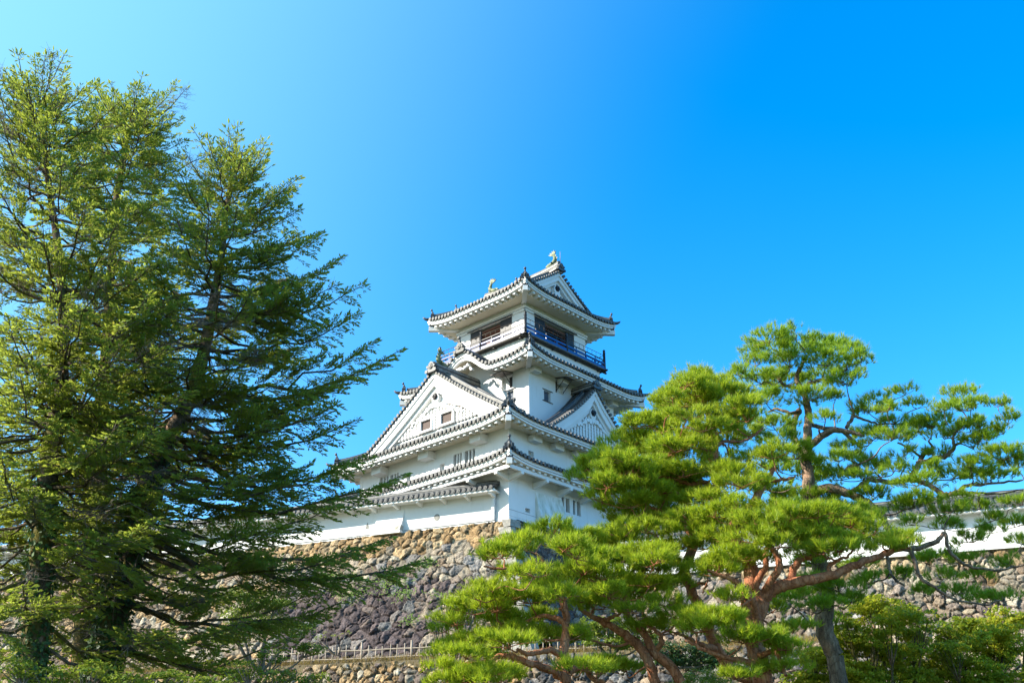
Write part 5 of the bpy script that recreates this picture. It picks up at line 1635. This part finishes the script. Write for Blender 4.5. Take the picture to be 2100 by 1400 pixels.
# ================================================================== firs on the left
def fir(name, label, Y, trunk, prof, seed, nb, aimed=(), zlow=0.08, foot=None, group='tall firs on the left', ivy=None, needles=None, dead=34):
    r = np.random.default_rng(seed)
    pts, rad = px_path(trunk, Y, 8)
    fx, fy = (pts[0][0], pts[0][1])
    gz = float(ground_z(np.array(fx), np.array(fy)))
    root = empty(name, (fx, fy, gz))
    tag(root, label, 'fir tree', group)
    wood = Wood()
    low = np.array([[fx, fy, gz - .3], [fx, fy, (gz + pts[0][2]) / 2], pts[0]])
    wood.limb(spline(low, 5), np.linspace(rad[0] * 1.35, rad[0], 11), 12, r, .06)
    wood.limb(pts, rad, 12, r, .06)
    cum = np.linspace(0, 1, len(pts))
    tw = Wood()
    bl = []                                       # (origin, tip) of the main branches
    for k in range(nb):
        u = zlow + (1 - zlow) * ((k + r.uniform(0, 1)) / nb) ** .80
        az = k * 2.39996 + r.normal(0, .3)
        o = np.array([np.interp(u, cum, pts[:, j]) for j in range(3)])
        L = np.interp(u, *prof) * r.uniform(.6, 1.08)
        rise = np.interp(u, [0, .5, .85, 1], [-.28, -.05, .35, 1.1]) + r.normal(0, .12)
        tip = o + L * np.array([math.cos(az), math.sin(az), rise])
        bl.append((o, tip, L, False))
    for (px, py, dy, u) in aimed:
        o = np.array([np.interp(u, cum, pts[:, j]) for j in range(3)])
        tip = at(px, py, Y + dy)
        bl.append((o, tip, np.linalg.norm(tip - o), True))
    SP, SD, SL = [], [], []
    for (o, tip, L, keepgreen) in bl:
        v = tip - o
        h = np.array([v[0], v[1], 0]); hl = np.linalg.norm(h) + 1e-6
        sag = .10 * L
        n = 9
        t = np.linspace(0, 1, n)[:, None]
        path = o + v * t + np.array([0, 0, 1.0]) * (-sag * np.sin(math.pi * t) + .06 * L * t ** 3)
        path += r.normal(0, .018 * L, path.shape) * np.sin(math.pi * t)
        r0 = .010 + .011 * L
        wood.limb(path, np.linspace(r0, .007, n), 6, r, .05)
        fwd = v / (np.linalg.norm(v) + 1e-6)
        lat = np.array([-h[1], h[0], 0]) / hl
        roll = r.normal(0, .22)
        lat = lat * math.cos(roll) + np.array([0, 0, 1]) * math.sin(roll)
        ns = max(8, int(L / .10))
        ts = np.linspace(.28 if L > 2 else (.18 if L > 1 else .05), .99, ns)
        gap0, gap1 = r.uniform(.3, .9), r.uniform(.04, .16)
        bare = r.uniform() < .10 and L > 1.2 and not keepgreen
        for i, tt in enumerate(ts):
            if r.uniform() < .10 or abs(tt - gap0) < gap1 * .5:
                continue
            q = np.array([np.interp(tt, t[:, 0], path[:, j]) for j in range(3)])
            for sg in (-1, 1):
                l2 = (.10 + .42 * L * (1 - tt) ** .8) * r.uniform(.55, 1.1)
                l2 = min(l2, 1.15)
                a = math.radians(r.uniform(38, 62))
                d2 = fwd * math.cos(a) + lat * sg * math.sin(a) + np.array([0, 0, r.normal(.0, .16)])
                d2 /= np.linalg.norm(d2)
                e = q + d2 * l2 + np.array([0, 0, -.05 * l2])
                tw.limb(np.array([q, (q + e) / 2 + r.normal(0, .015, 3), e]), [.006, .005, .003], 3, r)
                # shoots: along both sides of the twig and at its tip
                if bare or r.uniform() < .06:
                    for w in r.uniform(.3, 1, 5):
                        p = q + (e - q) * w
                        tw.limb(np.array([p, p + r.normal(0, .05, 3), p + d2 * .12 + r.normal(0, .09, 3)]), [.004, .003, .002], 3, r)
                    continue
                m = max(2, int(l2 / .058))
                s0 = .15 if l2 < .5 else .35
                for w in np.linspace(s0, 1, m):
                    p = q + (e - q) * w
                    for s2 in (-1, 1):
                        if r.uniform() < .16:
                            continue
                        b = math.radians(r.uniform(25, 55))
                        side_ = np.cross(d2, np.array([0, 0, 1.0])); side_ /= np.linalg.norm(side_) + 1e-6
                        d3 = d2 * math.cos(b) + side_ * s2 * math.sin(b) + np.array([0, 0, r.normal(.14, .20)])
                        SP.append(p); SD.append(d3 / np.linalg.norm(d3)); SL.append(r.uniform(.07, .16))
                SP.append(e); SD.append(d2); SL.append(r.uniform(.11, .2))
        SP.append(path[-1]); SD.append(fwd); SL.append(.2)
    for k in range(dead):                         # bare grey twigs inside the crown
        u = r.uniform(.05, .7)
        o = np.array([np.interp(u, cum, pts[:, j]) for j in range(3)])
        az = r.uniform(0, 6.28); L = np.interp(u, *prof) * r.uniform(.4, .8)
        tip = o + L * np.array([math.cos(az), math.sin(az), r.uniform(-.35, .1)])
        s = spline(np.array([o, (o + tip) / 2 + r.normal(0, .1, 3), tip]), 4)
        tw.limb(s, np.linspace(.02, .006, len(s)), 5, r)
        for w in r.uniform(.35, 1, 14):
            p = o + (tip - o) * w
            e = p + r.normal(0, .28, 3) + (tip - o) * .08
            tw.limb(np.array([p, (p + e) / 2 + r.normal(0, .04, 3), e]), [.007, .005, .003], 3, r)
    SP, SD, SL = np.array(SP), np.array(SD), np.array(SL)
    V, F = blades(SP, SD, SL, SL * r.uniform(.22, .32, len(SL)), r)
    loc = np.array(root.location)
    wood.build('trunk', M['bark_fir'], root)
    tw.build('twigs', M['twig'], root)
    np_mesh('crown', V - loc, F, needles or M['fir_needles'], root)
    if ivy:
        n = ivy[0]
        u = r.uniform(ivy[1], ivy[2], n)
        c = np.column_stack([np.interp(u, cum, pts[:, j]) for j in range(3)])
        rr_ = np.interp(u, cum, rad)
        a = r.uniform(0, 6.28, n)
        N = np.column_stack([np.cos(a), np.sin(a), r.normal(.25, .3, n)])
        V, F = leaf_quads(c + N * (rr_ * r.uniform(.95, 1.5, n))[:, None] * np.array([1, 1, .3]), unit(N + r.normal(0, .5, N.shape)), .11, r, .8)
        np_mesh('ivy', V - loc, F, M['ivy_leaves'], root)
    return len(SP)

nA = fir('fir_tree', 'tall fir at the left edge with a mossy trunk and the leftmost top', 22.0,
    [(62, 1400, 27), (72, 1300, 26), (88, 1100, 23), (95, 1000, 22), (112, 880, 18), (126, 788, 14), (130, 650, 10), (120, 520, 8), (100, 380, 6), (88, 290, 5), (80, 205, 2)],
    ([0, .25, .5, .75, .9, 1], [2.6, 3.2, 3.2, 2.7, 2.1, .8]), 41, 165,
    [(30, 150, -.3, .93), (130, 150, .2, .93), (40, 250, -1, .84), (190, 300, -.6, .78), (240, 470, -1.5, .62), (20, 480, -1.6, .62), (300, 620, -1.8, .5), (150, 660, -2.2, .5), (60, 760, -2.4, .42), (250, 720, -1.8, .4), (310, 900, -1.5, .3), (20, 1000, -2, .26), (320, 1080, -1.4, .2)], ivy=(1500, 0, .3))
nB = fir('fir_tree', 'fir behind with a tall second top right of the leftmost one', 27.0,
    [(165, 1400, 22), (180, 1200, 20), (200, 1000, 17), (212, 800, 12), (225, 600, 9), (240, 404, 7), (258, 300, 5), (272, 230, 2)],
    ([0, .25, .5, .75, .9, 1], [3.2, 3.2, 3.2, 2.7, 2.0, .6]), 42, 150,
    [(200, 185, 0, .93), (362, 178, 0, .92), (370, 250, .4, .88), (360, 330, -.6, .8), (160, 250, -.5, .86), (410, 400, -.8, .74), (330, 480, -1.6, .66), (420, 520, -.5, .62)])
nC = fir('fir_tree', 'large fir with a leaning ivy clad trunk and long branches reaching towards the keep', 24.0,
    [(205, 1400, 28), (225, 1310, 27), (248, 1200, 25), (278, 1080, 23), (318, 950, 21), (356, 880, 17), (398, 797, 14), (425, 690, 12), (438, 621, 11), (452, 540, 8), (462, 450, 6), (472, 385, 5), (482, 330, 2)],
    ([0, .2, .45, .65, .85, 1], [2.8, 3.5, 3.6, 3.1, 2.0, .5]), 43, 158,
    [(488, 285, 0, .96), (545, 330, .2, .9), (600, 400, 0, .85), (612, 440, .5, .8), (660, 495, -.2, .74), (700, 540, .3, .68), (745, 602, -.3, .62), (735, 660, .6, .56), (690, 600, -1.2, .64),
     (822, 740, -.3, .50), (770, 720, .8, .5), (712, 790, .5, .44), (730, 882, .2, .40), (690, 850, -1.0, .42), (640, 830, .9, .42), (720, 980, -.4, .32), (830, 1000, .2, .30), (760, 960, .8, .33), (690, 1060, -.9, .26), (872, 1182, .3, .24), (800, 1130, .9, .25), (720, 1150, -.7, .22),
     (640, 1240, -.6, .14), (700, 1260, .4, .15), (560, 1100, -1.6, .24), (520, 980, -1.8, .3), (560, 880, -1.4, .38), (480, 760, -1.9, .46), (560, 700, -1.2, .52), (400, 560, -1.3, .68), (540, 520, -1.0, .72), (500, 430, -.8, .8), (380, 460, -.5, .8), (600, 1330, -.8, .08), (500, 1290, -1.4, .1), (430, 1180, -1.9, .16)], ivy=(3800, 0, .34), dead=55)
print('shoots', nA, nB, nC)

# ================================================================== broadleaf trees and shrubs
def leafy(name, label, cat, group, foot, blobs, mat, seed, size=.10, dens=260, bark=None, stems=True, aspect=.62, flat=.5, scatter=0):
    """blobs: (x,y,z,rx,ry,rz) world clouds of leaves hung on forking stems"""
    r = np.random.default_rng(seed)
    root = empty(name, foot)
    tag(root, label, cat, group)
    loc = np.array(foot)
    P, N = [], []
    wood = Wood()
    if scatter:
        nb = []
        for (x, y, z, rx, ry, rz) in blobs:
            for k in range(scatter):
                f = r.uniform(.5, .85)
                nb.append((x + r.normal(0, .55) * rx, y + r.normal(0, .6) * ry, z + r.normal(0, .75) * rz, rx * f * 1.25, ry * f * 1.25, rz * r.uniform(.9, 1.6)))
        blobs = nb
    for bi, (x, y, z, rx, ry, rz) in enumerate(blobs):
        c = np.array([x, y, z])
        n = max(12, int(dens * rx * ry * 3.1))
        d = unit(r.normal(0, 1, (n, 3))) * (r.uniform(.1, 1, (n, 1)) ** .45)
        # clumpy: pull leaves towards a few spray centres
        k = max(4, n // 26)
        cen = unit(r.normal(0, 1, (k, 3))) * (r.uniform(.2, 1, (k, 1)) ** .4)
        pick = r.integers(0, k, n)
        d = d * .25 + cen[pick] * .8 + r.normal(0, .09, (n, 3)) * np.array([1, 1, .5])
        P.append(c + d * np.array([rx, ry, rz]))
        N.append(unit(r.normal(0, flat, (n, 3)) + np.array([0, 0, 1.0]) + d * .4))
        if stems and (not scatter or bi % 4 == 0):
            a = loc + np.array([r.normal(0, .08), r.normal(0, .08), 0])
            m = (a + c) / 2 + r.normal(0, .15, 3)
            s = spline(np.array([a, m, c]), 5)
            wood.limb(s, np.linspace(.035 + .012 * np.linalg.norm(c - a), .012, len(s)), 6, r, .05)
            for q in cen[:10] * .8 * np.array([rx, ry, rz]) + c:
                wood.limb(np.array([s[-3], (s[-3] + q) / 2 + r.normal(0, .05, 3), q]), [.014, .010, .004], 4, r)
    V, F = leaf_quads(np.concatenate(P), np.concatenate(N), size, r, aspect)
    np_mesh('crown', V - loc, F, mat, root)
    if stems:
        wood.build('trunk', bark or M['twig'], root)
    return root

def px_blobs(lst, Y, r=None):
    out = []
    for p in lst:
        y = Y + (p[4] if len(p) > 4 else 0)
        q = at(p[0], p[1], y)
        dd = q[1] * math.cos(PITCH) + q[2] * math.sin(PITCH)
        rx = p[2] * dd / FPX; rz = p[3] * dd / FPX
        out.append((*q, rx, rx * .9, rz))
    return out

def foot_of(px, Y):
    q = at(px, 1390, Y)
    return (q[0], Y, float(ground_z(np.array(q[0]), np.array(Y))))

MG = 'maples at the lower right'
leafy('maple_tree', 'green maple with yellowing tips at the foot of the dark pine trunk', 'maple tree', MG, foot_of(1790, 29),
      px_blobs([(1800,1255,50,16),(1850,1265,45,16,.5),(1765,1285,40,16,-.3),(1830,1300,55,18,-.5),(1740,1310,40,16),(1790,1330,50,18,-.4),(1870,1300,40,16,.6),(1720,1345,45,16,-.2),(1770,1365,50,18,-.5),(1840,1345,50,16,.2),(1700,1385,45,16),(1800,1392,60,16,-.5),(1660,1360,40,14,.3),(1880,1390,50,16,-.2),(1760,1260,35,12,.8),(1900,1345,45,16,.9),(1820,1370,50,18,.8),(1730,1390,50,18,.9),(1690,1340,35,14,1.0),(1640,1392,45,14,.2)], 29), M['maple_leaves'], 51, .10, 520, scatter=4, flat=.8, bark=M['bark_fir'])
leafy('maple_tree', 'yellow green maple before the pale stone wall at the right edge', 'maple tree', MG, foot_of(2010, 30),
      px_blobs([(1940,1290,45,16),(1990,1285,45,14,.4),(2050,1275,45,16,.6),(2090,1265,35,16,.2),(1920,1325,45,16,-.4),(1975,1320,55,18,-.3),(2035,1310,55,18,.1),(2090,1305,40,18,-.4),(1950,1365,55,18,-.5),(2015,1355,55,18,.2),(2080,1350,45,18,.1),(1920,1392,50,16,.3),(1990,1395,60,16,-.3),(2070,1392,55,18,-.2)], 30), M['maple_leaves'], 52, .10, 520, scatter=4, flat=.8, bark=M['bark_fir'])
SG = 'shrubs at the foot of the walls'
leafy('shrub', 'olive green bush behind the curving red trunks', 'bush', SG, (at(1250,1330,36)[0], 36, at(1250,1345,36)[2]),
      px_blobs([(1215,1275,30,22),(1250,1285,38,28),(1290,1295,38,24),(1225,1310,38,18),(1270,1318,44,16),(1325,1310,32,18)], 36), M['shrub_leaves'], 53, .09, 900)
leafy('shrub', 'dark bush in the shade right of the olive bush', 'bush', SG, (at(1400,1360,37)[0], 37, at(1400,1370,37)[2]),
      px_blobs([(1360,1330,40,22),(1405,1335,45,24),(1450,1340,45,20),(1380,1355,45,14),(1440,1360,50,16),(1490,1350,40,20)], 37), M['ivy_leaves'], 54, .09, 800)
leafy('shrub', 'clipped bright green rounded bush at the bottom between the red trunks', 'bush', SG, (at(1440,1400,26)[0], 26, at(1440,1400,26)[2] - 1.0),
      px_blobs([(1430,1385,45,16),(1475,1388,45,16),(1400,1395,30,14),(1450,1402,70,20)], 26), M['shrub_bright'], 55, .055, 1100, stems=False)
leafy('shrub', 'feathery light green bush left of the pines against the stone wall', 'bush', SG, (at(930,1290,33)[0], 33, at(930,1330,33)[2] - 1.0),
      px_blobs([(955,1195,26,14),(985,1205,30,16),(940,1222,26,14),(915,1240,22,10),(965,1230,38,18),(905,1262,22,12),(935,1262,34,18),(890,1285,14,8)], 33), M['shrub_bright'], 56, .075, 600, aspect=.3)
leafy('shrub', 'yellow green bush beneath the large fir near the fence', 'bush', SG, (at(540,1290,36)[0], 36, at(540,1330,36)[2] - .8),
      px_blobs([(470,1215,40,16),(520,1225,50,20),(565,1240,45,18),(500,1260,60,22),(560,1280,60,22),(610,1290,45,18),(470,1300,60,22),(640,1330,40,16)], 36), M['shrub_leaves'], 57, .085, 700)
leafy('shrub', 'thin yellowish sapling standing by the left end of the bamboo fence', 'bush', SG, (at(690,1340,44.4)[0], 44.4, at(690,1343,44.4)[2]),
      px_blobs([(668,1300,14,8),(690,1303,12,8),(710,1296,12,7),(650,1308,14,9),(635,1318,16,10)], 44.4), M['shrub_bright'], 58, .07, 200)
leafy('shrub', 'low tangle of green brush below the leftmost firs', 'bush', SG, (at(120, 1400, 20)[0], 20, at(120, 1400, 20)[2] - 1.4),
      px_blobs([(30,1370,60,26),(110,1385,60,22),(190,1372,50,22),(270,1395,60,20),(350,1388,55,20),(430,1398,60,18)], 20), M['shrub_leaves'], 60, .07, 900)
leafy('shrub', 'green brush under the large fir at the bottom left', 'bush', SG, (at(560, 1400, 21)[0], 21, at(560, 1400, 21)[2] - 1.4),
      px_blobs([(500,1375,55,22),(570,1385,60,20),(640,1392,50,16),(560,1345,45,16)], 21), M['shrub_leaves'], 61, .06, 900)

# background pine seen through the firs
pb = [[(178, 1180, 6), (176, 1120, 5), (172, 1070, 4), (165, 1035, 3)]]
db = [(165, 1045, 26, 10), (180, 1060, 28, 10), (150, 1068, 22, 8), (170, 1085, 30, 10), (190, 1100, 26, 9), (160, 1110, 26, 9), (195, 1035, 20, 8), (150, 1030, 18, 8)]
pine('pine_tree', 'bright green pine seen in the gap between the two left fir trunks', 'pine tree', PG, 40.0, pb, db, M['bark_red'], M['pine_red_needles'], 36, .8, dens=.8)

# ferns rooted in the joints of the stone wall
def wall_point(e, dz):
    b = BAT * dz + .16
    q = CORNER + W_ * e + WN * b
    return np.array([q[0], q[1], ZT - dz])
r = np.random.default_rng(77)
for i, (px, py, n, lab) in enumerate([(795, 1190, 150, 'green ferns growing in the stone wall, the widest patch'), (722, 1215, 90, 'fern patch on the stone wall left of the widest patch'), (832, 1218, 60, 'fern patch under the right end of the widest patch'), (878, 1152, 40, 'small fern high on the stone wall near the pines'), (845, 1268, 40, 'fern tuft low on the dark stones above the fence'), (690, 1180, 60, 'fern patch beside the fir branch tips on the stone wall'), (905, 1215, 30, 'little fern on the stones beside the feathery bush')]):
    # find the wall point seen at this pixel
    best = min(((abs(a - px) + abs(b - py)), e, dz) for e in np.arange(0, 20, .2) for dz in np.arange(.3, 7, .2)
               for (a, b) in [(lambda q: (1050 + FPX * q[0] / (q[1] * math.cos(PITCH) + q[2] * math.sin(PITCH)), 700 - FPX * (-q[1] * math.sin(PITCH) + q[2] * math.cos(PITCH)) / (q[1] * math.cos(PITCH) + q[2] * math.sin(PITCH))))(wall_point(e, dz))])
    q0 = wall_point(best[1], best[2])
    root = empty('fern', q0)
    tag(root, lab, 'fern', 'ferns in the stone wall')
    w = .0045 * n + .12
    off = W_ * r.normal(0, w, (n, 1)) + np.array([0, 0, 1.0]) * r.normal(0, w * .42, (n, 1)) + (WN + np.array([0, 0, -BAT * .9])) * 0
    dz_ = -off[:, 2]
    off = off + WN * (BAT * dz_ + .10)[:, None]
    D = unit(WN * .8 + r.normal(0, .7, (n, 3)) + np.array([0, 0, -.1]))
    Vs, Fs = [], []
    k = 9
    P = np.repeat(off, k, 0) + np.repeat(D, k, 0) * np.tile(np.linspace(.02, .22, k), n)[:, None]
    N = unit(r.normal(0, .5, (n * k, 3)) + WN + np.array([0, 0, .6]))
    V, F = leaf_quads(P, N, .07, r, .45)
    np_mesh('fronds', V, F, M['fern_leaves'], root)

# dry grass along the terrace edge (nobody could count it)
n = 9000
e = r.uniform(0, 46, n)
o = r.uniform(-.9, .22, n)
B = ts + TD * e[:, None] - TN * (-o)[:, None] * 1.0
B[:, 2] = ZL + np.where(o > .05, -(o - .05) * 2.5, .04 - o * .10) - .02
D = unit(np.column_stack([r.normal(0, .35, n), r.normal(0, .35, n), np.ones(n)]) + TN * (np.maximum(o, 0) * 2.2)[:, None])
Ls = r.uniform(.12, .42, n)
V, F = blades(B, D, Ls, np.full(n, .018), r)
tag(np_mesh('dry_grass', V, F, M['dry_grass']), 'dry straw coloured grass along the terrace edge', 'grass', kind='stuff')
